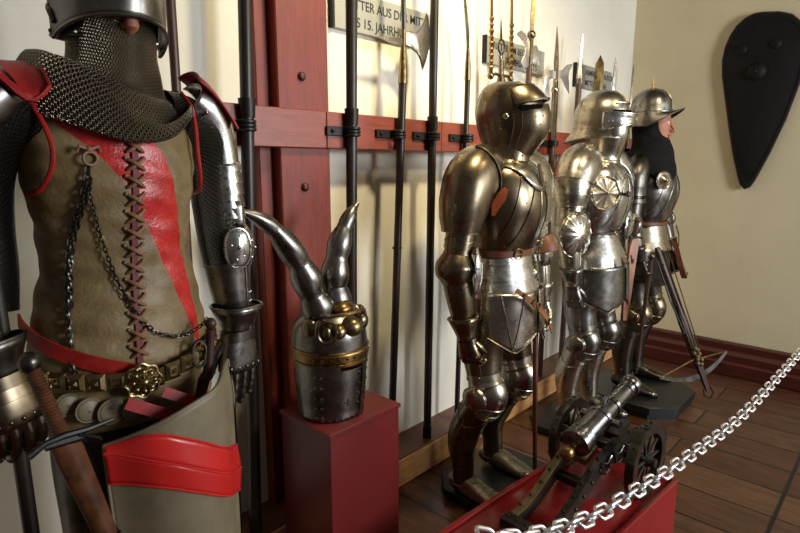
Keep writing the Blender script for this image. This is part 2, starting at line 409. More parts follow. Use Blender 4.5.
def place_root(t, loc):     # put the empty at the foot and keep the parts where they are
    t.location = loc
    for c in t.children:
        if c.parent == t: c.location = -V(loc)
def part(t, name, fn, mat, label=None, **k):
    m = MB(); fn(m); return m.build(name, mat, t, label, **k)
# plain pikes, named by where they stand
for (xa, xb, r, mt, lab) in ((0.775, 0.777, 0.014, 'pole_brown', 'thin brown pole rising behind the shoulder of the leather clad figure'),
                             (0.963, 1.030, 0.0215, 'pole_black', 'thick dark pole between the leather clad figure and the red post'),
                             (1.436, 1.470, 0.0215, 'pole_black', 'thick dark pole just right of the red post, crossing the nearest sign'),
                             (1.932, 1.942, 0.019, 'pole_black', 'dark pole nearest left of the first full armour, beside the axe-headed halberd')):
    t = weapon('pike', 'pike', lab)
    part(t, 'shaft', lambda m: shaft(m, xa, xb, 2.42, r), mt)
    part(t, 'butt_cap', lambda m: m.wire([(xa, 1.625, 0.134), (xa, 1.625, 0.19)], r*1.15, False, 12), 'iron')
    part(t, 'collar', lambda m: m.wire([(xa+(xb-xa)*.66, PY+.004, 1.60), (xa+(xb-xa)*.66, PY+.004, 1.66)], [r*1.12, r*1.3], False, 12), 'iron')
    part(t, 'spear_head', lambda m: m.wire([(xb, PY, 2.42), (xb, PY, 2.50), (xb, PY, 2.56), (xb, PY, 2.78)], [r*1.1, r*.8, r*1.1, 0.002], False, 8), 'steel_mid')
    place_root(t, (xa, 1.625, 0.134))
for x in (0.998, 1.455, 1.712, 1.937, 2.19, 3.036): tag(clasp(x), {0.998: 'black iron clasp holding the pole left of the red post', 1.455: 'black iron clasp on the pole just right of the red post', 1.712: 'black iron clasp holding the axe-headed halberd to the rail', 1.937: 'black iron clasp on the third pole right of the post', 2.19: 'black iron clasp holding the slim spear above the first armour shoulder', 3.036: 'black iron clasp on the rail between the first and second armour'}[x], 'clasp', 'iron clasps on the weapon rail')

def blade(mb, pts_xz, y, th, mi=0):   # flat forged blade standing in the wall plane, bevelled to its edge
    M = Matrix(((1, 0, 0, 0), (0, 0, -1, y), (0, 1, 0, 0), (0, 0, 0, 1)))
    mb.prism(pts_xz, th, M, mi, bev=0.10)
# halberd with a big crescent axe (in front of the first sign)
t = weapon('halberd', 'halberd', 'dark halberd with a broad axe blade overlapping the nearest sign')
part(t, 'shaft', lambda m: shaft(m, 1.675, 1.741, 1.80, 0.017), 'pole_black')
part(t, 'socket', lambda m: m.wire([(1.740, PY, 1.78), (1.742, PY, 1.84), (1.744, PY, 1.93), (1.745, PY, 1.99)], [0.020, 0.018, 0.011, 0.010], False, 10), 'gilt')
part(t, 'spike', lambda m: m.wire([(1.745, PY, 1.99), (1.742, PY, 2.10), (1.73, PY, 2.45)], [0.011, 0.012, 0.002], False, 6), 'steel_bright')
def axe1(m):
    blade(m, [(1.745, 1.93), (1.79, 1.925), (1.825, 1.91), (1.848, 1.885), (1.863, 1.845), (1.885, 1.885), (1.905, 1.94), (1.912, 2.0), (1.90, 2.06), (1.885, 2.085), (1.86, 2.03), (1.82, 1.99), (1.745, 1.985)], PY, 0.010)
    blade(m, [(1.745, 1.925), (1.70, 1.925), (1.64, 1.932), (1.586, 1.940), (1.64, 1.948), (1.70, 1.955), (1.745, 1.955)], PY, 0.010)
part(t, 'axe_blade', axe1, 'steel_mid')
part(t, 'ring', lambda m: m.wire([(1.705+0.02*math.cos(a), PY+0.02*math.sin(a), 1.10) for a in [PI*2*i/12 for i in range(12)]], 0.003, True), 'iron')
place_root(t, (1.675, 1.625, 0.134))
# slim spear
t = weapon('spear', 'spear', 'slim dark spear with long narrow blade left of the first armour helmet')
part(t, 'shaft', lambda m: shaft(m, 2.17, 2.187, 1.86, 0.0135), 'pole_black')
part(t, 'socket', lambda m: m.wire([(2.187, PY, 1.84), (2.187, PY, 1.92), (2.184, PY, 1.98)], [0.016, 0.013, 0.007], False, 8), 'steel_dark')
part(t, 'spear_head', lambda m: m.wire([(2.184, PY, 1.97), (2.178, PY, 2.05), (2.15, PY, 2.19), (2.14, PY, 2.23)], [0.008, 0.011, 0.008, 0.002], False, 4), 'steel_mid')
place_root(t, (2.17, 1.625, 0.134))
# military fork: two long tines and a ringed centre spike
t = weapon('military_fork', 'fork', 'pole fork with two long fringed tines above the first armour helmet')
part(t, 'shaft', lambda m: shaft(m, 2.46, 2.467, 1.84, 0.016), 'pole_brown')
part(t, 'socket', lambda m: m.wire([(2.467, PY, 1.82), (2.467, PY, 1.86), (2.467, PY, 1.90), (2.463, PY, 1.96), (2.462, PY, 1.985)], [0.018, 0.024, 0.014, 0.012, 0.006], False, 10), 'steel_dark')
part(t, 'crossbar', lambda m: (m.wire([(2.375, PY, 1.885), (2.42, PY, 1.895), (2.467, PY, 1.89), (2.51, PY, 1.895), (2.555, PY, 1.895)], 0.008), m.ball((2.375, PY, 1.88), 0.017), m.ball((2.555, PY, 1.885), 0.017)), 'steel_dark')
for x, xx in ((2.376, 2.355), (2.556, 2.532)):
    part(t, 'tine', lambda m: (m.wire([(x, PY, 1.88), (x, PY, 2.02), (xx, PY, 2.45)], [0.010, 0.009, 0.003], False, 6), [m.ball((x+(xx-x)*q/12*.4, PY, 1.92+q*0.028), 0.0115 if q % 2 else 0.0135, 7, 4, (1, 1, 0.9)) for q in range(0, 9)]), ['brass'])
part(t, 'centre_spike', lambda m: (m.wire([(2.462+0.028*math.sin(a)*(1 if math.cos(a) < 0.6 else .6), PY, 2.025-0.038*math.cos(a)) for a in [PI*2*i/16 for i in range(16)]], 0.0045, True), m.wire([(2.459, PY, 2.055), (2.455, PY, 2.10), (2.45, PY, 2.17)], [0.006, 0.005, 0.001], False, 6)), 'steel_dark')
place_root(t, (2.46, 1.625, 0.134))
# halberd with pierced white axe
t = weapon('halberd', 'halberd', 'halberd with a pierced bright axe head in front of the middle sign')
part(t, 'shaft', lambda m: shaft(m, 2.70, 2.738, 2.0, 0.016), 'pole_brown')
part(t, 'socket', lambda m: (m.wire([(2.737, PY, 1.98), (2.742, PY, 2.10), (2.745, PY, 2.13)], [0.018, 0.015, 0.013], False, 8), m.ball((2.745, PY, 2.13), 0.024)), 'steel_dark')
part(t, 'spike', lambda m: m.wire([(2.746, PY, 2.14), (2.75, PY, 2.25), (2.765, PY, 2.5)], [0.012, 0.015, 0.002], False, 4), 'gilt')
def axe2(m):
    blade(m, [(2.735, 1.97), (2.69, 1.955), (2.655, 1.975), (2.69, 2.02), (2.695, 2.06), (2.67, 2.09), (2.60, 2.115), (2.64, 2.135), (2.69, 2.125), (2.712, 2.10), (2.735, 2.09)], PY, 0.008)
    blade(m, [(2.75, 2.075), (2.80, 2.085), (2.86, 2.03), (2.885, 2.0), (2.85, 2.005), (2.84, 1.985), (2.82, 2.01), (2.79, 1.99), (2.75, 1.99)], PY, 0.008)
part(t, 'axe_blade', axe2, 'steel_chrome')
place_root(t, (2.70, 1.625, 0.134))
# halberd between first and second armour
t = weapon('halberd', 'halberd', 'halberd with a bright butterfly-shaped axe between the first and second armour')
part(t, 'shaft', lambda m: shaft(m, 3.037, 3.034, 1.86, 0.0175), 'pole_brown')
part(t, 'langet', lambda m: (m.wire([(3.034, PY, 1.56), (3.034, PY, 1.86), (3.036, PY, 1.93)], [0.0185, 0.0185, 0.014], False, 6), m.ball((3.034, PY, 1.875), 0.024)), 'steel_mid')
part(t, 'spike', lambda m: m.wire([(3.036, PY, 1.92), (3.033, PY, 2.02), (3.028, PY, 2.12), (3.02, PY, 2.22)], [0.014, 0.017, 0.011, 0.002], False, 4), 'steel_dark')
def axe3(m):
    blade(m, [(3.04, 1.935), (3.10, 1.945), (3.15, 1.905), (3.205, 1.87), (3.20, 1.925), (3.185, 1.96), (3.19, 2.0), (3.235, 2.045), (3.16, 2.03), (3.10, 1.99), (3.04, 1.99)], PY, 0.009)
    blade(m, [(3.03, 1.935), (2.98, 1.935), (2.93, 1.905), (2.895, 1.855), (2.91, 1.93), (2.955, 1.975), (3.03, 1.985)], PY, 0.009)
part(t, 'axe_blade', axe3, 'steel_chrome')
place_root(t, (3.037, 1.625, 0.134))
# the row behind the second and third armour
for (nm, x, zs, zt, r, rt, mat, lab) in (
    ('spear', 3.328, 1.97, 2.235, 0.017, 0.011, 'steel_mid', 'dark spear with needle point just left of the second armour helmet'),
    ('partisan', 3.60, 1.80, 2.145, 0.018, 0.034, 'gilt', 'pole with a broad golden blade right behind the second armour helmet'),
    ('spear', 3.84, 1.90, 2.165, 0.015, 0.012, 'steel_bright', 'slim bright spike behind the second armour helmet, right of the gold blade'),
    ('spear', 4.165, 1.85, 2.16, 0.013, 0.009, 'steel_dark', 'thin dark spear tip between the second and third armour helmets')):
    t = weapon(nm, nm, lab)
    part(t, 'shaft', lambda m: shaft(m, x-0.01, x, zs, r), 'pole_brown')
    part(t, 'blade', lambda m: m.wire([(x, PY, zs-0.03), (x, PY, zs+0.02), (x, PY, zs+(zt-zs)*.3), (x+0.01, PY, zs+(zt-zs)*.85), (x+.012, PY, zt)], [r*1.1, r*1.1, rt*(1 if nm != 'spear' else .8), rt*.8, 0.002], False, 4 if nm != 'partisan' else 8), mat)
    place_root(t, (x-0.01, 1.625, 0.134))

# ------------------------------------------------------------------ signs
def sign(x0, x1, z0, z1, lines, lab, size, ys, xoff):
    t = empty('wall_sign', ((x0+x1)/2, WY-0.01, z0), 0, lab, 'sign', 'grey lettered signs above the weapon rail')
    hw = (x1-x0)/2; h = z1-z0
    m = MB(); m.box((0, 0, h/2), (2*hw, 0.018, h), bev=0.003); m.build('panel', 'plate_grey', t)
    m = MB(); m.box((-hw-0.006, 0, h/2), (0.012, 0.026, h)); m.build('end_strip', 'iron', t)
    for tx, yy, xo in zip(lines, ys, xoff):
        c = bpy.data.curves.new('lettering', 'FONT'); c.body = tx; c.size = size; c.extrude = 0.0006; c.align_x = 'LEFT'; c.offset = 0.0004
        q = bpy.data.objects.new('text_source', c); C.objects.link(q); bpy.context.view_layer.update()
        me = bpy.data.meshes.new_from_object(q.evaluated_get(bpy.context.evaluated_depsgraph_get())); bpy.data.objects.remove(q); bpy.data.curves.remove(c)
        me.name = 'lettering'; me.transform(Matrix.Diagonal((0.92, 1, 1, 1)))
        o = bpy.data.objects.new('lettering', me); C.objects.link(o); o.parent = t; o.location = (-hw+xo, -0.0098, yy); o.rotation_euler = (PI/2, 0, 0)
        me.materials.clear(); me.materials.append(M_['ink'])
    return t
sign(1.48, 2.055, 1.972, 2.125, ('RITTER AUS DER MITTE', 'DES 15. JAHRHUNDERTS'), 'grey sign nearest the red post, about the middle of the 15th century', 0.052, (0.090, 0.022), (0.065, 0.055))
sign(2.505, 3.11, 1.972, 2.11, ('RITTER UM BEGINN DES', '16. JAHRHUNDERTS'), 'grey sign behind the pole fork and pierced halberd', 0.050, (0.080, 0.018), (0.06, 0.11))
sign(3.53, 4.09, 1.955, 2.105, ('ARMBRUSTER AUS DER', 'MITTE 15. JAHRH.'), 'grey sign above the second armour helmet, farthest along the wall', 0.050, (0.088, 0.022), (0.13, 0.13))

# ------------------------------------------------------------------ kite shield on the end wall
t = empty('kite_shield', (BX-0.03, 0.90, 1.286), 0, 'large black kite shield hanging on the beige end wall', 'shield')
outl = [(0.906, 2.439), (0.955, 2.438), (1.002, 2.420), (1.050, 2.376), (1.081, 2.322), (1.105, 2.25), (1.115, 2.164), (1.106, 2.06), (1.083, 1.95), (1.055, 1.82), (1.027, 1.690), (0.99, 1.53), (0.945, 1.372), (0.925, 1.315), (0.896, 1.286), (0.868, 1.300), (0.845, 1.34), (0.778, 1.516), (0.707, 1.740), (0.655, 1.967), (0.640, 2.10), (0.650, 2.23), (0.685, 2.342), (0.74, 2.398), (0.81, 2.425)]
def kite(m):
    cy, cz = 0.885, 2.02; R = []
    for k, (s, dx) in enumerate(((1.0, 0.0), (1.0, 0.012), (0.985, 0.02), (0.93, 0.022), (0.925, 0.019), (0.6, 0.038), (0.3, 0.045), (0.02, 0.047))):
        R.append([(-dx+0.01, (cy+(y-cy)*s)-0.90, (cz+(z-cz)*s)-1.286) for y, z in outl])
    m.grid(R, True, 0, True, True)
m = MB(); kite(m); m.build('board', 'shield_black', t)
m = MB()
for y, z, r in ((0.896, 2.061, 0.058),): m.ball((-0.035, y-.9, z-1.286), r, 20, 8, (0.75, 1, 1)); m.ball((-0.075, y-.9, z-1.286), 0.014, 8, 5)
m.build('boss', 'shield_black', t)
for y, z in ((0.999, 2.214), (0.807, 2.226)):
    m = MB(); m.ball((-0.028, y-.9, z-1.286), 0.034, 16, 6, (0.5, 1, 1)); m.build('stud', 'shield_black', t)
m = MB(); m.wire([(-0.014+0.01, (0.885+(y-0.885)*0.995)-.9, (2.02+(z-2.02)*0.998)-1.286) for y, z in outl], 0.006, True); m.build('rim', 'dark_leather', t)

# ------------------------------------------------------------------ red pedestal and the horned great helm
t = empty('pedestal', (1.2075, 1.42, 0), 0, 'tall red painted box pedestal carrying the horned helm', 'pedestal')
m = MB(); m.box((0, 0, 0.2925), (0.323, 0.268, 0.585), bev=0.002); m.build('body', 'red_paint', t)
m = MB(); m.box((0, 0, 0.5925), (0.335, 0.278, 0.015), bev=0.002); m.build('top_board', 'red_paint', t)

H = empty('horned_great_helm', (1.170, 1.43, 0.60), math.radians(22), 'great helm with two curved steel horns on the red pedestal', 'helmet')
# bucket: keys x,y,z,rx,ry
hk = [(0, 0.0, 0.0, 0.116, 0.108), (0, 0.0, 0.07, 0.121, 0.116), (0, 0, 0.15, 0.125, 0.122), (0, 0, 0.225, 0.128, 0.126)]
m = MB(); shell(m, hk, lin(0, 1, 10), 48, keel=0.052)
for a in range(196, 350, 11): rivets(m, hk, 0.06, [a], 0.0048, 0.001, keel=0.052)
for zz in (0.12, 0.27, 0.42, 0.57, 0.72): rivets(m, hk, zz, (186, 196, 258, 282, 350), 0.0058, 0.001, keel=0.052)
m.build('face_bucket', 'steel_grey', H, solid=0.004)
m = MB()
for zz in (0.0, 0.06, 0.12, 0.18):
    p0 = spt(hk, zz/0.225, math.radians(270), 0.0015, keel=0.052)
pts = [spt(hk, q/10, math.radians(270), 0.002, keel=0.052) for q in range(11)]
m.strap(pts, (0, -1, 0), 0.030, 0.004)
for q in range(1, 10): m.ball(pts[q]+V((-0.010, -0.002+0.003, 0)), 0.0035, 6, 4); m.ball(pts[q]+V((0.010, 0.001, 0)), 0.0035, 6, 4)
m.build('keel_strip', 'steel_grey', H)
# breaths in the form of a cross
for sx, aa in ((-1, 238), (1, 302)):
    m = MB()
    p = spt(hk, 0.33, math.radians(aa), 0.001, keel=0.052); n_ = V((math.cos(math.radians(aa)), math.sin(math.radians(aa)), 0)); tv = V((-n_.y, n_.x, 0))
    m.strap([p-tv*0.012, p+tv*0.012], n_, 0.005, 0.003); m.strap([p-V((0, 0, 0.013)), p+V((0, 0, 0.013))], n_, 0.005, 0.003)
    m.build('breath_cross', 'ink', H, label='black cross shaped breath opening')
# brow band with eye slits
bk = [(0, 0, 0.205, 0.1315, 0.1295), (0, 0, 0.245, 0.1325, 0.1305)]
m = MB(); shell(m, bk, lin(0, 1, 3), 48, keel=0.052); rimline(m, bk, 0.0, 0.0028, n=48, keel=0.052); rimline(m, bk, 1.0, 0.0038, n=48, keel=0.052)
for a in range(186, 355, 12): rivets(m, bk, 0.5, [a], 0.005, 0.001, keel=0.052)
m.build('brow_band', 'brass', H, solid=0.003)
for s0, s1 in ((226, 264), (276, 314)):
    m = MB(); P = [spt(hk, 0.83, math.radians(s0+(s1-s0)*i/8), 0.0022, keel=0.052) for i in range(9)]
    m.strap(P, [V((p.x, p.y, 0)) for p in P], 0.014, 0.003); m.build('eye_slit', 'slit_black', H, label='dark eye slit')
    m = MB(); m.wire([p+V((0, 0, 0.0075)) for p in P], 0.0025); m.wire([p-V((0, 0, 0.0075)) for p in P], 0.0025); m.build('slit_rim', 'brass', H)
# crown
ck = [(0, 0, 0.245, 0.127, 0.133), (0, 0, 0.30, 0.123, 0.128), (0, 0.0, 0.335, 0.105, 0.11), (0, 0, 0.365, 0.07, 0.075), (0, 0, 0.378, 0.02, 0.02)]
m = MB(); shell(m, ck, lin(0, 1, 16), 48, cap=(False, True)); m.build('crown', 'steel_grey', H)
# embossed leaves and bosses round the crown
for nm, a, z, r, sc, mt in (('boss', 250, 0.325, 0.038, (1, 1, .9), 'gilt'), ('boss', 225, 0.315, 0.026, (1, 1, 1), 'gilt'), ('boss', 282, 0.33, 0.030, (1, .9, 1.1), 'steel_dark'), ('boss', 308, 0.315, 0.028, (.9, .9, 1.1), 'steel_mid'), ('boss', 330, 0.33, 0.030, (.8, .8, 1.2), 'steel_mid'), ('boss', 198, 0.325, 0.034, (.6, 1, 1.1), 'steel_dark'), ('boss', 175, 0.325, 0.030, (.6, 1, 1.1), 'steel_dark'), ('boss', 352, 0.34, 0.032, (.8, .9, 1.3), 'steel_dark'), ('boss', 262, 0.375, 0.036, (1.3, 1, .8), 'brass')):
    m = MB(); q = math.radians(a); rr = 0.112 if z < 0.35 else 0.06
    m.ball((rr*math.cos(q), rr*math.sin(q), z), r, 16, 10, sc); m.build(nm, mt, H)
for a in (205, 330):
    m = MB(); q = math.radians(a); c_ = V((0.125*math.cos(q), 0.13*math.sin(q), 0.32)); n_ = V((math.cos(q), math.sin(q), 0)); tv = V((-n_.y, n_.x, 0))
    m.wire([c_+n_*0.006+tv*0.030*math.cos(b)+V((0, 0, 0.036*math.sin(b))) for b in [PI*2*i/16 for i in range(16)]], 0.006, True); m.ball(c_, 0.024, 12, 6, (.7, .7, 1.1)); m.build('ear_disc', 'steel_dark', H)
m = MB(); m.wire([(0.105*math.cos(a), 0.03+0.11*math.sin(a)-0.045, 0.345+0.03*math.sin(a*1.0+3.6)) for a in [math.radians(200+140*i/14) for i in range(15)]], 0.006); m.build('twisted_band', 'brass', H)
def horn(pts, rad, nb):
    ks = [tuple(p) for p in pts]; P = []; R = []
    n = 60
    for i in range(n+1):
        t = i/n; P.append(cr(ks, t)); r = cr([(q,) for q in rad], t)[0]
        R.append(r*(1+0.30*abs(math.sin(PI*nb*t**0.9))*(1-t*.4)-0.10))
    q_ = Matrix.Rotation(-math.radians(22), 3, 'Z'); P = [q_@(V(p)+V((0.015, -0.01, 0))) for p in P]
    m = MB(); m.wire(P, R, False, 20); m.ball(P[0], rad[0]*1.0, 16, 8)
    o = m.build('horn', 'steel_grey', H); return o
o1 = horn([(-0.055, 0.0, 0.355), (-0.085, 0.0, 0.42), (-0.118, 0.0, 0.50), (-0.16, 0.0, 0.575), (-0.225, 0.0, 0.655), (-0.285, 0.0, 0.698), (-0.345, 0.0, 0.722)], (0.050, 0.046, 0.043, 0.038, 0.029, 0.019, 0.008), 4.3)
o2 = horn([(0.015, 0.0, 0.36), (0.008, 0.0, 0.43), (0.010, 0.0, 0.50), (0.028, 0.0, 0.575), (0.055, 0.0, 0.64), (0.088, 0.0, 0.69), (0.118, 0.0, 0.72)], (0.048, 0.045, 0.042, 0.038, 0.029, 0.019, 0.007), 4.3)

# ------------------------------------------------------------------ red box under the model cannon
CR = -math.radians(4.3); CU = V((math.cos(CR), math.sin(CR), 0)); CNV = V((-math.sin(CR), math.cos(CR), 0)); CO = V((1.945, 0.75, 0.28))
t = empty('display_box', (CO.x, CO.y, 0), CR, 'low red painted display box under the model cannon', 'box')
m = MB(); m.box((-0.33, 0.0, 0.135), (1.02, 0.405, 0.27), bev=0.002); m.build('body', 'red_glossy', t)
m = MB()
for (c, d) in (((-0.33, -0.196, 0.275), (1.03, 0.02, 0.011)), ((-0.33, 0.196, 0.275), (1.03, 0.02, 0.011)), ((0.176, 0, 0.275), (0.02, 0.375, 0.011)), ((-0.836, 0, 0.275), (0.02, 0.375, 0.011))): m.box(c, d, bev=0.002)
m.build('edge_moulding', 'red_glossy', t)

K = empty('model_cannon', (CO.x, CO.y, 0.2705), CR, 'small bronze and iron field cannon on the red display box', 'cannon')
# barrel
ba, bb = V((-0.245, 0, 0.225)), V((0.200, 0, 0.338)); bd = (bb-ba).normalized(); BL = (bb-ba).length
prof = [(0.0, 0.010), (0.004, 0.030), (0.010, 0.049), (0.022, 0.052), (0.030, 0.052), (0.034, 0.047), (0.046, 0.049), (0.058, 0.049), (0.062, 0.044), (0.12, 0.0425), (0.155, 0.042), (0.158, 0.046), (0.172, 0.046), (0.176, 0.0385), (0.19, 0.036), (0.235, 0.0335), (0.238, 0.038), (0.25, 0.0385), (0.253, 0.034), (0.262, 0.0315), (0.345, 0.0285), (0.349, 0.032), (0.356, 0.032), (0.360, 0.029), (0.372, 0.030), (0.376, 0.037), (0.386, 0.040), (0.398, 0.038), (0.406, 0.036), (0.4062, 0.019), (0.36, 0.017)]
bu = V((0, 1, 0)); bw = bd.cross(bu)
m = MB(); m.grid([[ba+bd*x+(bu*math.cos(2*PI*j/40)+bw*math.sin(2*PI*j/40))*r for j in range(40)] for x, r in [(q*1.09, w_*1.04) for q, w_ in prof]], True, 0, True, True); brl = m.build('barrel', 'canon_bronze', K, smooth=28)
m = MB(); kp = [(0.0, 0.012), (-0.012, 0.011), (-0.022, 0.016), (-0.032, 0.024), (-0.046, 0.027), (-0.06, 0.022), (-0.07, 0.008)]
m.grid([[ba+bd*x+(bu*math.cos(2*PI*j/20)+bw*math.sin(2*PI*j/20))*r for j in range(20)] for x, r in kp], True, 0, True, True); m.build('breech_knob', 'brass', brl)
for sy in (-1, 1):
    m = MB(); p = ba+bd*0.19; m.wire([p+V((0, sy*0.03, -0.006)), p+V((0, sy*0.075, -0.006))], 0.015, False, 14); m.build('trunnion', 'canon_bronze', brl)
m = MB(); p = ba+bd*0.21+bw*0.0; q = V((-bd.z, 0, bd.x))
m.wire([p+q*0.035, p+q*0.052+bd*0.01, p+q*0.055+bd*0.03, p+q*0.035+bd*0.045], 0.005, False, 8); m.build('lifting_handle', 'canon_bronze', brl)
# cheeks: side outline (x, z)
ch = [(0.13, 0.10), (0.135, 0.165), (0.10, 0.190), (0.05, 0.198), (-0.02, 0.190), (-0.06, 0.205), (-0.12, 0.190), (-0.20, 0.168), (-0.28, 0.125), (-0.36, 0.080), (-0.44, 0.050), (-0.52, 0.040), (-0.535, 0.018), (-0.52, 0.0), (-0.46, 0.002), (-0.38, 0.018), (-0.30, 0.052), (-0.22, 0.098), (-0.14, 0.128), (-0.06, 0.128), (0.0, 0.095), (0.06, 0.085)]
for sy in (-1, 1):
    M = Matrix(((1, 0, 0, 0), (0, 0, -1, sy*0.062), (0, 1, 0, 0), (0, 0, 0, 1)))
    m = MB(); m.prism(ch, 0.022, M, 0, 0.0)
    # strap work, studs and steps on the cheek
    for x, z in ((0.11, .15), (0.08, .15), (0.04, .16), (0.0, .15), (-0.04, .16), (-0.09, .165), (-0.14, .155), (-0.19, .14), (-0.24, .115), (-0.29, .085), (-0.34, .06), (-0.40, .035), (-0.46, .025)):
        m.ball((x, sy*0.075, z), 0.008, 8, 5, (1, .7, 1)); m.ball((x, sy*0.062, min(0.2, z+0.042)), 0.006, 6, 4)
    m.build('cheek', 'carriage', K)
    m = MB(); top = ch[2:12]
    m.strap([(x, sy*0.062, z+0.002) for x, z in top], (0, 0, 1), 0.026, 0.004)
    m.build('cheek_capping', 'ochre_wood' if sy > 0 else 'carriage', K, label='ochre painted capping strip' if sy > 0 else None)
    for x0, x1 in ((0.12, 0.06), (0.05, -0.01), (-0.03, -0.10), (-0.12, -0.19)):
        m = MB(); zc = 0.150 if x0 > -0.1 else 0.145
        m.wire([(x0, sy*0.078, zc+0.025), (x0-0.01, sy*0.080, zc-0.02), ((x0+x1)/2, sy*0.080, zc-0.03), (x1+0.01, sy*0.080, zc-0.018), (x1, sy*0.078, zc+0.025), ((x0+x1)/2, sy*0.08, zc+0.012)], 0.0045, True, 6)
        m.build('side_scroll', 'canon_bronze', K)
for x, z, nm in ((0.11, 0.13, 'front_transom'), (-0.24, 0.09, 'centre_transom'), (-0.50, 0.022, 'trail_transom')):
    m = MB(); m.box((x, 0, z), (0.035, 0.115, 0.03), bev=0.003); m.build(nm, 'carriage', K)
m = MB(); m.box((-0.515, 0.0, 0.028), (0.05, 0.175, 0.040), bev=0.004)
for y in (-.07, -.035, 0, .035, .07): m.ball((-0.515, y, 0.050), 0.006, 6, 4)
m.build('trail_plate', 'carriage', K)
m = MB(); m.box((-0.16, 0, 0.165), (0.09, 0.05, 0.03), Matrix.Rotation(-0.25, 3, 'Y'), bev=0.003); m.build('elevation_wedge', 'ochre_wood', K)
m = MB(); m.wire([(0, -0.185, 0.138), (0, 0.185, 0.138)], 0.010, False, 10); m.box((0, 0, 0.136), (0.03, 0.22, 0.03), bev=0.003); m.build('axle', 'carriage', K)
def wheel(sy):
    W = MB(); R_ = 0.137; y = sy*0.15
    rings = []
    for a in range(49):
        q = 2*PI*a/48; c_, s_ = math.cos(q), math.sin(q)
        rings.append([V((r*c_, y+dy, 0.138+r*s_)) for r, dy in ((R_-0.034, -0.014), (R_-0.002, -0.016), (R_, -0.013), (R_, 0.013), (R_-0.002, 0.016), (R_-0.034, 0.014))])
    W.grid(rings, True)
    o = W.build('wheel', 'carriage', K)
    for k in range(6):
        m = MB(); q = 2*PI*(k+.5)/6
        P = [((R_+0.001)*math.cos(q+u*0.25), y, 0.138+(R_+0.001)*math.sin(q+u*0.25)) for u in (-1, -.5, 0, .5, 1)]
        m.strap(P, [V((p[0], 0, p[2]-0.138)) for p in P], 0.034, 0.003)
        for dq in (-0.13, 0.13): m.ball(((R_+0.003)*math.cos(q+dq), y, 0.138+(R_+0.003)*math.sin(q+dq)), 0.0055, 6, 4)
        m.build('tyre_strap', 'steel_black', o)
    for k in range(10):
        q = 2*PI*k/10; m = MB()
        m.wire([(0.018*math.cos(q), y, 0.138+0.018*math.sin(q)), (0.05*math.cos(q), y, 0.138+0.05*math.sin(q)), ((R_-0.024)*math.cos(q), y, 0.138+(R_-0.024)*math.sin(q))], [0.007, 0.006, 0.0045], False, 8)
        m.build('spoke', 'carriage', o)
    m = MB(); P = [(-0.02, .014), (-0.018, .022), (-0.006, .026), (0.008, .024), (0.018, .018), (0.035, .015), (0.038, .006)]
    m.grid([[V((r*math.cos(2*PI*j/20), y+sy*d, 0.138+r*math.sin(2*PI*j/20))) for j in range(20)] for d, r in P], True, 0, True, True); m.build('hub', 'carriage', o)
wheel(-1); wheel(1)

# ------------------------------------------------------------------ barrier chain
cpts = [(0.56, 0.388, 0.955), (0.65, 0.383, 0.902), (0.75, 0.378, 0.860), (0.85, 0.373, 0.828), (0.947, 0.368, 0.802), (1.034, 0.363, 0.787), (1.126, 0.359, 0.773), (1.28, 0.351, 0.748), (1.452, 0.342, 0.728), (1.66, 0.331, 0.703), (1.873, 0.320, 0.687), (2.08, 0.309, 0.686), (2.292, 0.298, 0.690), (2.49, 0.288, 0.694), (2.684, 0.278, 0.700), (2.9, 0.266, 0.712)]
CH = empty('barrier_chain', cpts[0], 0, 'shiny steel link chain strung across the right foreground', 'chain')
lp = []
for i in range(13):
    q = i/12*PI-PI/2
    lp.append((0.0125+0.0125*math.cos(q), 0.0125*math.sin(q)))
for i in range(13):
    q = i/12*PI+PI/2
    lp.append((-0.0125+0.0125*math.cos(q), 0.0125*math.sin(q)))
m = MB(); m.wire([(x, y, 0) for x, y in lp], 0.0035, True, 8, flat=(0, 0, 1)); L0 = m.build('chain_link', 'steel_chrome', CH)
tt = 0.0; samples = [V(cr(cpts, i/2000)) for i in range(2001)]; acc = 0; last = samples[0]; pitch = 0.0395; pos = []
for i in range(1, 2001):
    acc += (samples[i]-samples[i-1]).length
    if acc >= pitch: acc -= pitch; pos.append((samples[i], (samples[i]-samples[i-3]).normalized()))
for k, (p, d) in enumerate(pos):
    o = L0 if k == 0 else L0.copy()
    if k: C.objects.link(o); o.parent = CH
    z = V((0, 0, 1)); y = z.cross(d).normalized(); z = d.cross(y)
    M = Matrix((d, y, z)).transposed() @ Matrix.Rotation((PI/2 if k % 2 else 0)+0.55, 3, 'X')
    o.location = p-V(cpts[0]); o.rotation_euler = M.to_euler()

# ------------------------------------------------------------------ black plinths under the suits
def plinth(name, cx, cy, w_, d_, h, cut, lab, group='black plinths under the suits'):
    t = empty(name, (cx, cy, 0), 0, lab, 'plinth', group)
    def oc(e):
        x, y, c_ = w_/2-e, d_/2-e, cut
        return [(-x+c_, -y), (x-c_, -y), (x, -y+c_), (x, y-c_), (x-c_, y), (-x+c_, y), (-x, y-c_), (-x, -y+c_)]
    m = MB(); m.grid([[V((x, y, z)) for x, y in oc(e)] for z, e in ((0, 0.012), (0.004, 0.012), (h*.42, 0.012), (h*.46, 0.0), (h*.94, 0.0), (h, 0.004))], True, 0, True, True)
    m.build('block', 'plinth_black', t); return t
plinth('armor_plinth', 2.0, 1.25, 0.50, 0.44, 0.05, 0.10, 'black chamfered wooden plinth under the nearest full suit of armour')
plinth('armor_plinth', 2.82, 1.25, 0.50, 0.46, 0.05, 0.10, 'black plinth under the middle suit of armour behind the cannon')
plinth('armor_plinth', 3.42, 1.14, 0.56, 0.56, 0.08, 0.12, 'black stepped plinth under the crossbowman at the far end')

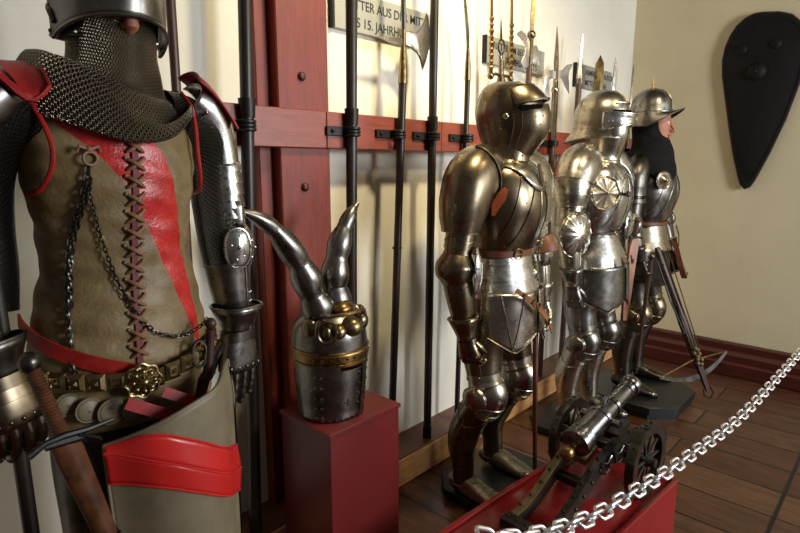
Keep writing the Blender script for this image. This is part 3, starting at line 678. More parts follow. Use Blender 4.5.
# ================================================================== ARMOUR
def hand(root, wrist, d, n, s, sc, mat, curl=0.5, cuffr=0.052, cufflen=0.085, cuffmat=None, spread=0.004, rv=True, knu='steel_bright'):
    """plate gauntlet: d finger direction, n back-of-hand normal, s towards the thumb"""
    d = V(d).normalized(); n = V(n); n = (n-d*n.dot(d)).normalized(); sv = d.cross(n).normalized()
    if sv.dot(V(s)) < 0: sv = -sv
    W = V(wrist)
    def ring(c, a, b, k=24, e=2.3):
        out = []
        for j in range(k):
            q = 2*PI*j/k; x, y = math.cos(q), math.sin(q)
            out.append(c+sv*math.copysign(abs(x)**(2/e), x)*a+n*math.copysign(abs(y)**(2/e), y)*b)
        return out
    m = MB()   # flared cuff
    rs = [(-cufflen, cuffr*1.12, cuffr*1.05), (-cufflen*.75, cuffr*1.0, cuffr*.93), (-cufflen*.45, cuffr*.82, cuffr*.74), (-cufflen*.15, cuffr*.70, cuffr*.58), (0.008, cuffr*.70, cuffr*.54)]
    rs = [(q*sc, a*sc, b*sc) for q, a, b in rs]
    m.grid([ring(W+d*q, a, b) for q, a, b in rs], True)
    m.wire(ring(W+d*rs[0][0], rs[0][1], rs[0][2]), 0.003*sc, True)
    cf = m.build('gauntlet_cuff', cuffmat or mat, root, solid=0.002)
    m = MB()   # back of the hand, three lames
    sec = []
    for q, a, b in ((0.0, .037, .028), (0.02, .039, .027), (0.021, .0365, .025), (0.04, .042, .026), (0.041, .0395, .024), (0.065, .045, .026), (0.078, .046, .025), (0.086, .042, .020)):
        sec.append(ring(W+d*q*sc-n*curl*q*q*1.2*sc, a*sc, b*sc, 20))
    m.grid(sec, True, 0, True, True)
    if rv:
        for i in range(5):
            m.ball(W+d*0.073*sc+sv*(-0.034+0.017*i)*sc+n*(0.0245-0.004*abs(i-2)*.8)*sc-n*curl*0.0065*sc, 0.0045*sc, 8, 5)
    g = m.build('gauntlet', mat, root)
    L = (0.074, 0.084, 0.080, 0.064); off = (0.030, 0.0105, -0.0105, -0.030)
    for i in range(4):
        b0 = W+d*0.078*sc+sv*off[i]*sc-n*curl*0.007*sc
        P = [b0-d*0.012*sc]; R = [0.0112*sc]; ang = 0.10*curl
        p = b0.copy(); K_ = 12
        for j in range(K_+1):
            u = j/K_
            if j: p = p+(d*math.cos(ang)-n*math.sin(ang))*(L[i]*sc/K_)+sv*off[i]*spread
            ang += curl*2.0/K_*(1.3 if j in (4, 5, 8, 9) else 0.7)
            R.append((0.0118-0.0030*u+(0.0012 if j % 3 == 0 else 0))*sc); P.append(p.copy())
        m = MB(); m.wire(P, R, False, 10); m.ball(P[-1], R[-1]*1.02, 10, 6); m.build('finger', mat, g)
    b0 = W+d*0.022*sc+sv*0.030*sc-n*0.008*sc; P = []; R = []; p = b0.copy(); dr = (d*0.75+sv*0.62-n*0.25).normalized()
    for j in range(9):
        P.append(p.copy()); R.append((0.0145-0.0045*j/8+(0.001 if j % 3 == 0 else 0))*sc)
        p = p+dr*0.0085*sc; dr = (dr+(-sv*0.10-n*0.05*curl*2+d*0.05)).normalized()
    m = MB(); m.wire(P, R, False, 10); m.ball(P[-1], R[-1], 10, 6); m.build('thumb', mat, g)
    return g

def suit(name, loc, rz, label, P):
    t = empty(name, loc, rz, label, 'suit of armour', 'full suits of plate armour')
    S = P['steel']; S2 = P.get('steel2', S); S3 = P.get('steel3', S)
    zb = P.get('zb', 0.05); sc = P.get('leg', 1.0)
    Z = lambda z: zb+(z-0.05)*sc
    for s in (-1, 1):
        fx, fy, toe = P.get('feet', {}).get(s, (s*0.155, 0.03, (s*0.02, -1)))
        hx = s*0.095
        kx = fx*0.88+hx*0.12; ky = P.get('kneey', -0.02)
        # foot
        td = V((toe[0], toe[1], 0)).normalized()
        A_ = V((fx, fy, Z(0.095)))
        fk = [tuple(A_+td*(-0.055)+V((0, 0, -0.008)))+(0.030, 0.028), tuple(A_-td*0.03)+(0.040, 0.042), tuple(A_+td*0.03+V((0, 0, 0.0)))+(0.043, 0.045), tuple(A_+td*0.09+V((0, 0, -0.012)))+(0.047, 0.034), tuple(A_+td*0.15+V((0, 0, -0.022)))+(0.046, 0.024), tuple(A_+td*0.20+V((0, 0, -0.028)))+(0.030, 0.017), tuple(A_+td*0.225+V((0, 0, -0.031)))+(0.008, 0.012)]
        hint = (-td.y, td.x, 0)
        m = MB(); shell(m, fk, lin(0, 0.40, 6)+lames(0.40, 0.86, 6, 0.0025, 2)+lin(0.88, 1.0, 4), 24, hint=hint, cap=(True, True), e=2.3)
        m.build('sabaton', S2, t, smooth=30)
        # greave
        gk = [(fx, fy-0.002, Z(0.10), .046, .050), (fx, fy, Z(0.135), .042, .047), (fx, fy+0.004, Z(0.19), .044, .050), (fx*.95+kx*.05, fy+0.012, Z(0.27), .054, .062), (fx*.75+kx*.25, fy*.7+0.012, Z(0.35), .062, .070), (fx*.4+kx*.6, fy*.3+ky*.4+0.008, Z(0.43), .060, .064), (kx, ky*.7, Z(0.49), .058, .060)]
        m = MB(); shell(m, gk, lin(0, 1, 20), 28, keel=0.012, e=2.1)
        rimline(m, gk, 0.0, 0.003, keel=0.012); rimline(m, gk, 0.97, 0.003, keel=0.012)
        if P.get('greave_line', True):
            m.wire([spt(gk, q/20, math.radians(270+90*s), 0.001) for q in range(1, 19)], 0.002)
            for q in (0.3, 0.75): m.ball(spt(gk, q, math.radians(270+80*s), 0.003), 0.006, 8, 5)
        m.build('greave', S, t)
        # upper calf plate with scalloped rim
        m = MB(); k2 = [(a, b, c, d+.004, e_+.004) for a, b, c, d, e_ in gk]
        shell(m, k2, lin(0.80, 0.99, 5), 28, keel=0.012); 
        m.wire([spt(k2, 0.80+0.05*math.cos(math.radians(2*(a-270))), math.radians(a), 0.001, keel=0.012) for a in range(0, 360, 12)], 0.0022, True)
        m.build('upper_greave_plate', S, t)
        # knee cop
        kk = [(kx, ky*.8, Z(0.445), .058, .060), (kx, ky-0.010, Z(0.475), .063, .070), (kx, ky-0.018, Z(0.505), .069, .082), (kx, ky-0.020, Z(0.53), .071, .086), (kx, ky-0.016, Z(0.555), .070, .080), (kx, ky-0.006, Z(0.585), .068, .070), (kx, ky, Z(0.62), .070, .072)]
        m = MB(); shell(m, kk, lames(0, 0.28, 2, 0.003, 2)+lin(0.29, 0.72, 8)+[(a, b) for a, b in lames(1.0, 0.74, 2, 0.003, 2)][::-1], 30, keel=P.get('kneekeel', 0.008))
        kc = m.build('knee_cop', P.get('kneemat', S), t)
        m = MB(); c0 = V((kx+s*0.070, ky-0.005, Z(0.525)))
        fan = []
        for i in range(6):
            u = i/5; rr = 0.052*(math.sin(u*PI*0.5))**0.8
            fan.append([c0+V((s*(0.006+0.020*math.cos(u*PI/2)), math.sin(a)*rr*1.05+0.0, math.cos(a)*rr*(0.95+0.06*math.cos(6*a)))) for a in [2*PI*j/28 for j in range(28)]])
        m.grid(fan, True, 0, True, False); m.wire(fan[-1], 0.003, True); m.build('knee_wing', P.get('kneemat', S), kc, solid=0.002)
        # thigh
        tk = [(kx, ky, Z(0.585), .068, .070), (kx*.95+hx*.05, ky*.9, Z(0.62), .070, .072), (kx*.7+hx*.3, 0.0, Z(0.70), .080, .084), (kx*.4+hx*.6, 0.0, Z(0.79), .089, .095), (hx, 0.0, Z(0.88), .094, .103), (hx*.95, 0.0, Z(0.93), .090, .105)]
        m = MB(); shell(m, tk, lin(0, 1, 14), 30, keel=0.010, e=2.15)
        m.wire([spt(tk, 0.55+0.05*math.cos(math.radians(2*(a-270)))+0.03*math.cos(math.radians(6*(a-270))), math.radians(a), 0.001, keel=0.010) for a in range(0, 360, 8)], 0.0022, True)
        m.wire([spt(tk, q/20, math.radians(270+68*s), 0.001, keel=0.01) for q in range(0, 17)], 0.0025)
        for q in (0.15, 0.5): m.ball(spt(tk, q, math.radians(270+75*s), 0.003), 0.006, 8, 5)
        m.build('thigh_plate', P.get('thighmat', S), t)
        # ---- arm
        a_ = P['arms'][s]; sh, el, wr = V(a_['sh']), V(a_['el']), V(a_['wr'])
        ub = [tuple(sh)+(.066, .070), tuple(sh.lerp(el, .35))+(.056, .060), tuple(sh.lerp(el, .7))+(.051, .054), tuple(el)+(.050, .052)]
        m = MB(); shell(m, ub, lin(0.1, 0.45, 4)+lames(0.47, 1.0, 2, 0.003, 3), 26)
        m.wire([spt(ub, 0.62+0.03*math.cos(math.radians(3*(a-240))), math.radians(a), 0.003) for a in range(0, 360, 12)], 0.002, True)
        m.build('upper_arm_plate', a_.get('mat', S), t)
        fa = [tuple(el)+(.052, .054), tuple(el.lerp(wr, .2))+(.054, .055), tuple(el.lerp(wr, .5))+(.049, .051), tuple(el.lerp(wr, .85))+(.037, .038), tuple(wr)+(.034, .034)]
        m = MB(); shell(m, fa, lin(0.05, 1.0, 12), 26); rimline(m, fa, 0.12, 0.003); rimline(m, fa, 0.3, 0.002)
        m.wire([spt(fa, q/20, math.radians(270-30*s), 0.001) for q in range(5, 18)], 0.0022)
        m.build('forearm_plate', a_.get('mat', S), t)
        # elbow cop and wing
        ez = a_.get('elr', 0.070)
        ck_ = [tuple(el+(sh-el).normalized()*0.055)+(.052, .054), tuple(el+(sh-el).normalized()*0.03)+(ez*.86, ez*.88), tuple(el)+(ez, ez*1.02), tuple(el-(el-wr).normalized()*0.03)+(ez*.88, ez*.88), tuple(el-(el-wr).normalized()*0.055)+(.053, .054)]
        m = MB(); shell(m, ck_, lin(0, 1, 12), 28); rimline(m, ck_, 0, 0.0028); rimline(m, ck_, 1, 0.0028); ec = m.build('elbow_cop', a_.get('mat', S), t)
        wn = V(a_.get('wn', (0.3*-s, -1, 0))).normalized(); wsz = a_.get('wing', 0.075); wt = wn.cross(V((0, 0, 1))).normalized()
        c0 = el+wn*(ez*a_.get('wo', 0.85))+V((0, 0, -0.01)); R_ = []
        for i in range(7):
            u = i/6; rr = wsz*u
            R_.append([c0+wn*(0.026*(1-u*u)-(0.012*u*u if a_.get('flutes') else -0.004*u))+wt*math.cos(a)*rr*a_.get('ww', 0.62)+V((0, 0, 1))*math.sin(a)*rr*(1+0.05*math.cos(2*a)) + (wn*0.0035*math.cos(a_.get('flutes', 0)*a)*u if a_.get('flutes') else V()) for a in [2*PI*j/48 for j in range(48)]])
        m = MB(); m.grid(R_, True, 0, True); m.wire(R_[-1], 0.003, True)
        for a in (0.4, 1.6, 2.8, 4.0, 5.2): m.ball(c0+wn*0.018+wt*math.cos(a)*wsz*.38+V((0, 0, math.sin(a)*wsz*.5)), 0.0035, 6, 4)
        m.build('elbow_wing', a_.get('wmat', S3), ec, solid=0.002)
        # shoulder
        pz = a_.get('pz', 1.0)
        nk = V((s*0.085, 0.0, sh.z+0.045*1.0))
        ctr = sh
        pk = [tuple(nk+V((0, 0, 0.018)))+(.050, .062), tuple(nk.lerp(sh, .40)+V((s*0.004, 0, 0.030)))+(.075*pz, .090*pz), tuple(nk.lerp(sh, .78)+V((s*0.012, 0, 0.012)))+(.086*pz, .100*pz), tuple(sh+V((s*0.012, 0, -0.035)))+(.083*pz, .094*pz), tuple(sh.lerp(el, .36)+V((s*0.006, 0, 0)))+(.074*pz, .080*pz), tuple(sh.lerp(el, .56))+(.066, .070)]
        m = MB(); nl = a_.get('lames', 3)
        shell(m, pk, lin(0.0, 0.52, 9)+lames(0.53, 1.0, nl, 0.0045, 3), 34, hint=(-s*0.05, 0, 1) if False else (0, 1, 0), e=2.1)
        rimline(m, pk, 1.0, 0.0035, 0.004, hint=(0, 1, 0)); rimline(m, pk, 0.02, 0.004, hint=(0, 1, 0))
        for q in (200, 230, 260, 290, 320): m.ball(spt(pk, 0.60, math.radians(q), 0.004, hint=(0, 1, 0)), 0.0035, 6, 4)
        m.build('pauldron', a_.get('pmat', S), t)
        if a_.get('haute'):
            m = MB(); Q = [spt(pk, 0.30, math.radians(q), 0.004, hint=(0, 1, 0)) for q in range(100, 261, 10)]
            m.wire(Q, 0.0045); m.build('pauldron_rim', S, t)
        hd = a_.get('hd', (wr-el)); hand(t, wr, hd, a_.get('hn', (s, -0.2, 0)), a_.get('hs', (0, -1, 0)), a_.get('hsc', 1.0), a_.get('hmat', S), a_.get('curl', 0.7))
    # ---- torso (z, front at 270 degrees)
    W_ = P.get('w', 1.0)
    bk_ = [(0, 0.0, 1.075, .128*W_, .102), (0, -0.004, 1.13, .136*W_, .112), (0, -0.012, 1.20, .152*W_, .134), (0, -0.016, 1.29, .166*W_, .150), (0, -0.010, 1.37, .164*W_, .142), (0, 0.0, 1.43, .140*W_, .115), (0, 0.004, 1.465, .095*W_, .085), (0, 0.004, 1.485, .070, .070)]
    m = MB(); shell(m, bk_, lin(0, 1, 30), 48, keel=0.014, e=2.15)
    # rib line and roped edges of the breastplate
    for s in (-1, 1):
        m.wire([spt(bk_, 0.86-0.62*math.sin(u*PI/2), math.radians(270+s*(10+62*u**0.8)), 0.002, keel=0.014, e=2.15) for u in [i/16 for i in range(17)]], 0.0028)
        m.wire([spt(bk_, 0.60-0.42*math.sin(u*PI/2), math.radians(270+s*(4+50*u**0.8)), 0.002, keel=0.014, e=2.15) for u in [i/16 for i in range(17)]], 0.0020)
    m.wire([spt(bk_, 0.16+0.68*i/10, math.radians(270), 0.0015, keel=0.014) for i in range(11)], 0.002)
    for q in (0.3, 0.45, 0.6): 
        for s in (-1, 1): m.ball(spt(bk_, q, math.radians(270+s*30), 0.002, keel=0.014), 0.0035, 6, 4)
    m.build('breastplate', P.get('chest', S), t)
    # fauld
    f = P['fauld']
    m = MB(); fk_ = f['keys']
    shell(m, fk_, f['samples'], 44, keel=0.012, e=2.15); rimline(m, fk_, 1.0, 0.003, 0.003, keel=0.012)
    m.build('fauld', f['mat'], t, smooth=30)
    return t, bk_

def tassets(t, mat, z0, z1, zp, rx, ry, x0=0.015, wd=0.12, lines=True, kids=(-1, 1), rx0=None, cr0=None):
    for s in kids:
        m = MB(); rows = []
        for i in range(13):
            u = i/12; row = []
            for j in range(15):
                v = j/14; ang = math.radians(270+s*(4+78*v)); r_ = (rx0 or rx*.9)+((rx)-(rx0 or rx*.9))*u
                zl = z1-(z1-zp)*max(0, 1-abs(v-0.45)*2.0)
                zz = z0+(zl-z0)*u
                row.append(V((r_*math.cos(ang), -0.0+ry/rx*r_*math.sin(ang)-0.008*math.sin(PI*v), zz)))
            rows.append(row)
        m.grid(rows, False)
        edge = [r[0] for r in rows]+rows[-1]+[r[-1] for r in rows[::-1]]
        m.wire(edge, 0.003)
        if lines:
            for v0, v1 in ((4, 7), (10, 7)): m.wire([rows[i][int(v0+(v1-v0)*i/12)].lerp(rows[i][min(14, int(v0+(v1-v0)*i/12)+1)], (v0+(v1-v0)*i/12) % 1)+V((0, -0.002, 0)) for i in range(13)], 0.0018)
            for i in range(1, 12, 1): m.ball(rows[i][1]+V((0, -0.003, 0)), 0.003, 6, 4); m.ball(rows[i][13]+V((0, -0.002, 0)), 0.003, 6, 4)
        m.build('tasset', mat, t, solid=0.003)

def belt(t, z, rx, ry, h, mat, buckle='brass', cy=0.0, tilt=0.0, name='waist_belt', angb=255, cx=0.0):
    m = MB(); R_ = []
    for j in range(49):
        a = 2*PI*j/48; p = V((cx+rx*math.cos(a), cy+ry*math.sin(a), z+tilt*math.cos(a)))
        n_ = V((math.cos(a), math.sin(a), 0)); R_.append([p+V((0, 0, h/2)), p+n_*0.005+V((0, 0, h/2-.003)), p+n_*0.005-V((0, 0, h/2-.003)), p-V((0, 0, h/2)), p-n_*0.003])
    m.grid(R_, True); b = m.build(name, mat, t)
    a = math.radians(angb); p = V((cx+(rx+.009)*math.cos(a), cy+(ry+.009)*math.sin(a), z+tilt*math.cos(a))); tv = V((-math.sin(a), math.cos(a), 0))
    m = MB(); m.wire([p+tv*math.cos(q)*h*.62+V((0, 0, math.sin(q)*h*.72)) for q in [2*PI*i/16 for i in range(16)]], 0.0035, True); m.wire([p-tv*h*.6, p+tv*h*.5], 0.0025); m.build('buckle', buckle, b)
    return b

# ------------------------------------------------------------------ first suit (close helmet)
fk1 = [(0, 0, 1.10, .132, .106), (0, 0, 1.06, .138, .112), (0, 0, 1.00, .156, .128), (0, 0, 0.955, .172, .142), (0, 0.0, 0.93, .180, .150)]
P1 = dict(steel='steel_dark', steel2='steel_mid', steel3='steel_mid', chest='steel_dark', kneemat='steel_mid', thighmat='steel_dark', w=1.06,
    feet={-1: (-0.155, 0.065, (-0.02, -1)), 1: (0.125, 0.085, (0.02, -1))},
    arms={-1: dict(sh=(-0.265, 0.0, 1.375), el=(-0.325, 0.01, 1.07), wr=(-0.300, -0.03, 0.80), pz=1.12, lames=1, elr=0.076, wing=0.098, ww=.40, wo=1.0, wn=(0.45, -1, 0), wmat='steel_bright', hmat='steel_dark', hn=(-1, -0.1, 0.1), hs=(0.1, -1, 0), curl=1.0, haute=True, hsc=1.0),
          1: dict(sh=(0.255, 0.0, 1.375), el=(0.315, 0.0, 1.07), wr=(0.30, -0.05, 0.83), pz=1.02, lames=1, wing=0.07, wn=(-0.5, -1, 0), mat='steel_mid', pmat='steel_mid', hmat='steel_mid', hn=(1, -0.1, 0.1), hs=(0, -1, 0), curl=0.9)},
    fauld=dict(keys=fk1, samples=lames(0, 1, 4, 0.006, 3), mat='steel_bright'))
A1, bk1 = suit('suit_of_armor', (1.945, 1.24, 0), math.radians(3), 'nearest standing full plate armour with closed rounded helmet and brown belt', P1)
belt(A1, 1.105, 0.146, 0.120, 0.028, 'brown_leather', angb=243)
# mail showing between the plates
mk = [(0, 0, 0.95, .165, .135), (0, 0, 0.86, .170, .140), (0, 0, 0.78, .166, .135)]
m = MB(); shell(m, mk, lin(0, 1, 6), 44); m.build('mail_skirt', 'mail_dark', A1)
tassets(A1, 'steel_mid', 0.955, 0.79, 0.715, 0.198, 0.178, rx0=.185)
# neck, gorget and helmet
nk1 = [(0, 0.005, 1.43, .140, .125), (0, -0.002, 1.455, .112, .108), (0, -0.006, 1.475, .094, .096), (0, -0.010, 1.50, .084, .090), (0, -0.012, 1.53, .082, .092)]
m = MB(); shell(m, nk1, lin(0, 1, 12), 40, keel=0.012); rimline(m, nk1, 0.0, 0.004, keel=0.012); rimline(m, nk1, 0.95, 0.003, n=40, keel=0.012)
for a in range(200, 345, 24): m.ball(spt(nk1, 0.72, math.radians(a), 0.002), 0.0035, 6, 4)
m.build('gorget', 'steel_dark', A1)
m = MB(); m.prism([(-0.012, 0), (0.012, 0), (0.008, -0.075), (0, -0.09), (-0.008, -0.075)], 0.004, Matrix.Translation((0.0, -0.150, 1.455)) @ Matrix.Rotation(PI/2-0.22, 4, 'X')); m.build('gorget_strap', 'dark_leather', A1)
def t_of(keys, z):
    lo, hi = 0.0, 1.0
    for _ in range(24):
        q = (lo+hi)/2
        if cr(keys, q)[2] < z: lo = q
        else: hi = q
    return lo
m = MB(); rings = []
for i in range(9):
    u = i/8; r = []
    for j in range(64):
        th = 2*PI*j/64; zt = 1.442-0.105*max(0, -math.sin(th))**5; z = 1.468+(zt-1.468)*u
        r.append(spt(bk1, t_of(bk1, z), th, 0.007-0.002*u, keel=0.014, e=2.15))
    rings.append(r)
m.grid(rings, True); m.wire(rings[-1], 0.0028, True); m.build('gorget_collar', 'steel_mid', A1, solid=0.002)
hk1 = [(0, -0.004, 1.462, .088, .094), (0, -0.008, 1.505, .083, .096), (0, -0.012, 1.560, .092, .113), (0, -0.010, 1.625, .105, .126), (0, -0.004, 1.685, .106, .126), (0, 0.006, 1.74, .083, .100), (0, 0.008, 1.765, .048, .058), (0, 0.008, 1.772, .010, .012)]
m = MB(); shell(m, hk1, lin(0.0, 1.0, 34), 48, cap=(False, True))
m.wire([spt(hk1, q/24, math.radians(270 if q < 24 else 90), 0.001) for q in range(13, 25)], 0.0035)
m.wire([spt(hk1, 1-q/24, math.radians(90), 0.001) for q in range(0, 20)], 0.0035)
for a in range(180, 240, 12): m.ball(spt(hk1, 0.42, math.radians(a), 0.001), 0.003, 6, 4)
h1 = m.build('helmet', 'steel_dark', A1)
# visor: bulging lower half below the sight, over-hanging brow above it
vis = [(0, -0.009, 1.500, .0840, .0975), (0, -0.016, 1.540, .093, .117), (0, -0.024, 1.595, .106, .144), (0, -0.022, 1.626, .111, .149), (0, -0.018, 1.642, .1115, .144)]
m = MB(); shell(m, vis, lin(0, 1, 14), 40, a0=186, a1=354, keel=0.014); rimline(m, vis, 1.0, 0.004, n=40, a0=186, a1=354, keel=0.014); 
for i, a in enumerate((214, 222, 230, 236, 304, 312, 320)):
    m.ball(spt(vis, 0.55+0.12*(i % 2), math.radians(a), 0.0005, keel=0.014), 0.0030, 6, 4)
m.wire([spt(vis, q/12, math.radians(200), 0.001, keel=0.014) for q in range(13)], 0.002)
m.build('visor', 'steel_dark', h1, solid=0.003)
brw = [(0, -0.016, 1.666, .1120, .146), (0, -0.012, 1.682, .1105, .138), (0, -0.004, 1.712, .102, .120), (0, 0.002, 1.735, .089, .104)]
m = MB(); shell(m, brw, lin(0, 1, 8), 40, a0=192, a1=348, keel=0.012); rimline(m, brw, 0.0, 0.005, 0.002, n=40, a0=192, a1=348, keel=0.012); m.build('brow_plate', 'steel_dark', h1, solid=0.003)
m = MB(); P = [spt(hk1, 0.50, math.radians(204+134*i/20), 0.0175) for i in range(21)]; m.strap(P, [V((p.x, p.y, 0)) for p in P], 0.017, 0.012); m.build('eye_slit', 'slit_black', h1, label='dark sight slit')
for s in (-1, 1):
    m = MB(); m.ball((s*0.108, -0.012, 1.632), 0.012, 12, 6, (.5, 1, 1)); m.build('visor_pivot', 'steel_mid', h1)
h1.rotation_euler.z = math.radians(22)
# red leather lining at the armpit and at the elbow
for s, pts in ((-1, [(-0.175, -0.125, 1.365), (-0.195, -0.118, 1.335), (-0.205, -0.10, 1.30), (-0.205, -0.09, 1.265)]),):
    m = MB(); m.strap([V(q)+V((-0.008, 0.012, 0)) for q in pts], (-0.6, -1, 0), [0.02, 0.040, 0.036, 0.015], 0.006); m.build('armpit_lining', 'lining', A1, label='red brown leather lining')
m = MB(); ek = [(0.315, -0.02, 1.125, .050, .050), (0.318, -0.035, 1.09, .062, .060), (0.318, -0.04, 1.065, .068, .064)]
shell(m, ek, lin(0, 1, 4), 24); rimline(m, ek, 1.0, 0.005); m.build('elbow_lining', 'brown_leather', A1, label='brown leather lining at the elbow')
# sword strap across the tassets
m = MB(); P = [(-0.155, -0.155, 0.98), (-0.11, -0.182, 0.945), (-0.05, -0.198, 0.90), (0.01, -0.205, 0.85), (0.055, -0.205, 0.80), (0.085, -0.20, 0.77)]
m.strap(P, [V((x, y, 0)) for x, y, z in P], 0.020, 0.004); sb = m.build('sword_strap', 'tan_leather', A1)
m = MB(); m.wire([(-0.06+0.014*math.cos(a), -0.203, 0.908+0.014*math.sin(a)) for a in [2*PI*i/12 for i in range(12)]], 0.003, True); m.build('strap_buckle', 'brass', sb)
m = MB()
for x, y, z in ((-0.13, -0.180, 0.955), (-0.085, -0.196, 0.925), (0.03, -0.211, 0.83)): m.box((x, y, z), (0.012, 0.004, 0.024), Matrix.Rotation(0.7, 3, 'Y'))
m.build('strap_mounts', 'brass', sb)
# sword standing at its left side
t = empty('long_sword', (2.02, 1.075, 0.055), 0, 'slender sword in a red brown scabbard standing before the nearest full armour', 'sword')
m = MB(); m.wire([(0.0, 0, 0), (0.0, 0.005, 0.05), (0, 0.04, 0.82)], [0.006, 0.0095, 0.0125], False, 8); m.build('scabbard', 'brown_leather', t)
m = MB(); m.wire([(-0.075, 0.042, 0.80), (-0.03, 0.042, 0.825), (0, 0.042, 0.828), (0.03, 0.042, 0.825), (0.075, 0.042, 0.80)], [0.006, 0.005, 0.008, 0.005, 0.006]); m.build('crossguard', 'steel_mid', t)
m = MB(); m.wire([(0, 0.042, 0.828), (0, 0.046, 0.88), (0, 0.05, 0.94)], [0.011, 0.013, 0.009], False, 10); m.build('grip', 'dark_leather', t)
m = MB(); m.ball((0, 0.052, 0.955), 0.020, 12, 8, (1, .7, 1)); m.build('pommel', 'steel_mid', t)

# ------------------------------------------------------------------ second suit (sallet and bevor)
fk2 = [(0, 0, 1.115, .132, .104), (0, 0, 1.06, .150, .120), (0, 0, 0.99, .182, .148), (0, 0, 0.935, .200, .166), (0, 0, 0.925, .203, .169)]
P2 = dict(steel='steel_mid', steel2='steel_grey', steel3='steel_bright', chest='steel_bright', kneemat='steel_grey', thighmat='steel_grey', w=1.16,
    feet={-1: (-0.14, 0.03, (-0.15, -1)), 1: (0.13, 0.03, (0.05, -1))},
    arms={-1: dict(sh=(-0.275, 0.0, 1.40), el=(-0.325, -0.01, 1.13), wr=(-0.315, -0.04, 0.86), pz=1.18, lames=5, wing=0.115, wn=(-0.35, -1, 0.0), wmat='steel_mid', flutes=14, ww=.85, hmat='steel_grey', hn=(-1, -0.1, 0.1), hs=(0, -1, 0), curl=0.9, mat='steel_mid'),
          1: dict(sh=(0.245, 0.0, 1.40), el=(0.275, -0.01, 1.13), wr=(0.265, -0.05, 0.86), pz=1.0, lames=5, wing=0.105, wn=(0.3, -1, 0), wmat='steel_bright', flutes=14, ww=.8, pmat='steel_bright', hmat='steel_mid', hn=(1, -0.1, 0.1), hs=(0, -1, 0), curl=0.9)},
    fauld=dict(keys=fk2, samples=lames(0, 0.16, 1, 0.004, 2)+lin(0.17, 1, 12), mat='steel_bright'))
A2, bk2 = suit('suit_of_armor', (2.855, 1.245, 0), math.radians(0), 'middle full plate armour with visored sallet, fluted elbow wings and armpit disc', P2)
belt(A2, 1.105, 0.152, 0.124, 0.012, 'dark_leather', buckle='steel_dark')
m = MB(); mk = [(0, 0, 0.96, .178, .145), (0, 0, 0.88, .188, .152), (0, 0, 0.80, .180, .145), (0, 0, 0.74, .170, .135)]
shell(m, mk, lin(0, 1, 8), 44); m.build('mail_skirt', 'mail_dark', A2)
tassets(A2, 'steel_grey', 0.94, 0.76, 0.70, 0.21, 0.185, lines=False, rx0=.198)
m = MB()
for s in (-1, 1):
    m2 = MB(); m2.strap([(s*0.06, -0.178, 0.985), (s*0.058, -0.188, 0.94)], (0, -1, 0.1), 0.016, 0.004); m2.box((s*0.059, -0.189, 0.955), (0.024, 0.006, 0.020)); m2.build('tasset_strap', 'dark_leather', A2)
nk2 = [(0, 0.0, 1.45, .125, .115), (0, -0.006, 1.475, .098, .100), (0, -0.012, 1.505, .080, .092), (0, -0.018, 1.545, .080, .100), (0, -0.020, 1.60, .090, .116), (0, -0.018, 1.64, .094, .118)]
m = MB(); shell(m, nk2, lin(0, 1, 16), 40, keel=0.014); rimline(m, nk2, 1.0, 0.003, keel=0.014); rimline(m, nk2, 0.30, 0.003, keel=0.014); rimline(m, nk2, 0.0, 0.004, keel=0.014); m.build('bevor', 'steel_mid', A2)
# sallet: deep skull with flared tail
h2k = [(0, 0.018, 1.585, .112, .155), (0, 0.012, 1.605, .108, .146), (0, 0.006, 1.640, .108, .139), (0, 0.004, 1.685, .111, .138), (0, 0.004, 1.740, .106, .130), (0, 0.006, 1.785, .083, .104), (0, 0.008, 1.815, .045, .060), (0, 0.008, 1.824, .008, .012)]
def tail(t_, th): return 0.022*max(0, math.sin(th))**2*max(0, 1-t_*4.5)
m = MB(); rings = []
for i in range(37):
    u = i/36; r = []
    for j in range(48):
        th = 2*PI*j/48; p = spt(h2k, u, th, tail(u, th)); k = max(0, 1-u*3.4)
        p.z += k*(0.045*(-math.sin(th))-0.030*max(0, math.sin(th))**2); r.append(p)
    rings.append(r)
m.grid(rings, True, 0, False, True); m.wire(rings[0], 0.0035, True, 6)
m.wire([rings[i][36] for i in range(16, 37)]+[rings[36-i][12] for i in range(0, 30)], 0.003)
m.wire([rings[9][j]+V((rings[9][j].x, rings[9][j].y, 0)).normalized()*0.001 for j in range(48)], 0.002, True)
for j in (1, 4, 20, 23, 28, 32, 40, 44): m.ball(rings[8][j], 0.004, 6, 4)
h2 = m.build('sallet', 'steel_mid', A2)
v2 = [(0, -0.020, 1.642, .111, .138), (0, -0.018, 1.668, .115, .140), (0, -0.018, 1.690, .116, .142), (0, -0.020, 1.712, .117, .147)]
m = MB(); rr = []
for i in range(9):
    u = i/8; rr.append([spt(v2, u, math.radians(184+172*j/40), 0.0, keel=0.012)+V((0, 0, -0.020*abs(j-20)/20*(1-u)+0.0)) for j in range(41)])
m.grid(rr, False); m.wire(rr[0], 0.003); m.wire(rr[-1], 0.0045)
for j in (3, 5, 10, 14, 26, 30, 35): m.ball(rr[3][j], 0.004, 6, 4)
m.build('visor', 'steel_bright', h2, solid=0.003)
m = MB(); P = [spt(h2k, 0.50, math.radians(214+112*i/20), 0.006) for i in range(21)]; m.strap(P, [V((p.x, p.y, 0)) for p in P], 0.012, 0.004); m.build('eye_slit', 'slit_black', h2, label='dark sight slit')
m = MB(); P = [spt(h2k, 0.60, math.radians(222+96*i/20), 0.006) for i in range(21)]; m.wire(P, 0.005); m.build('brow_ridge', 'steel_mid', h2)
h2.rotation_euler.z = math.radians(10)
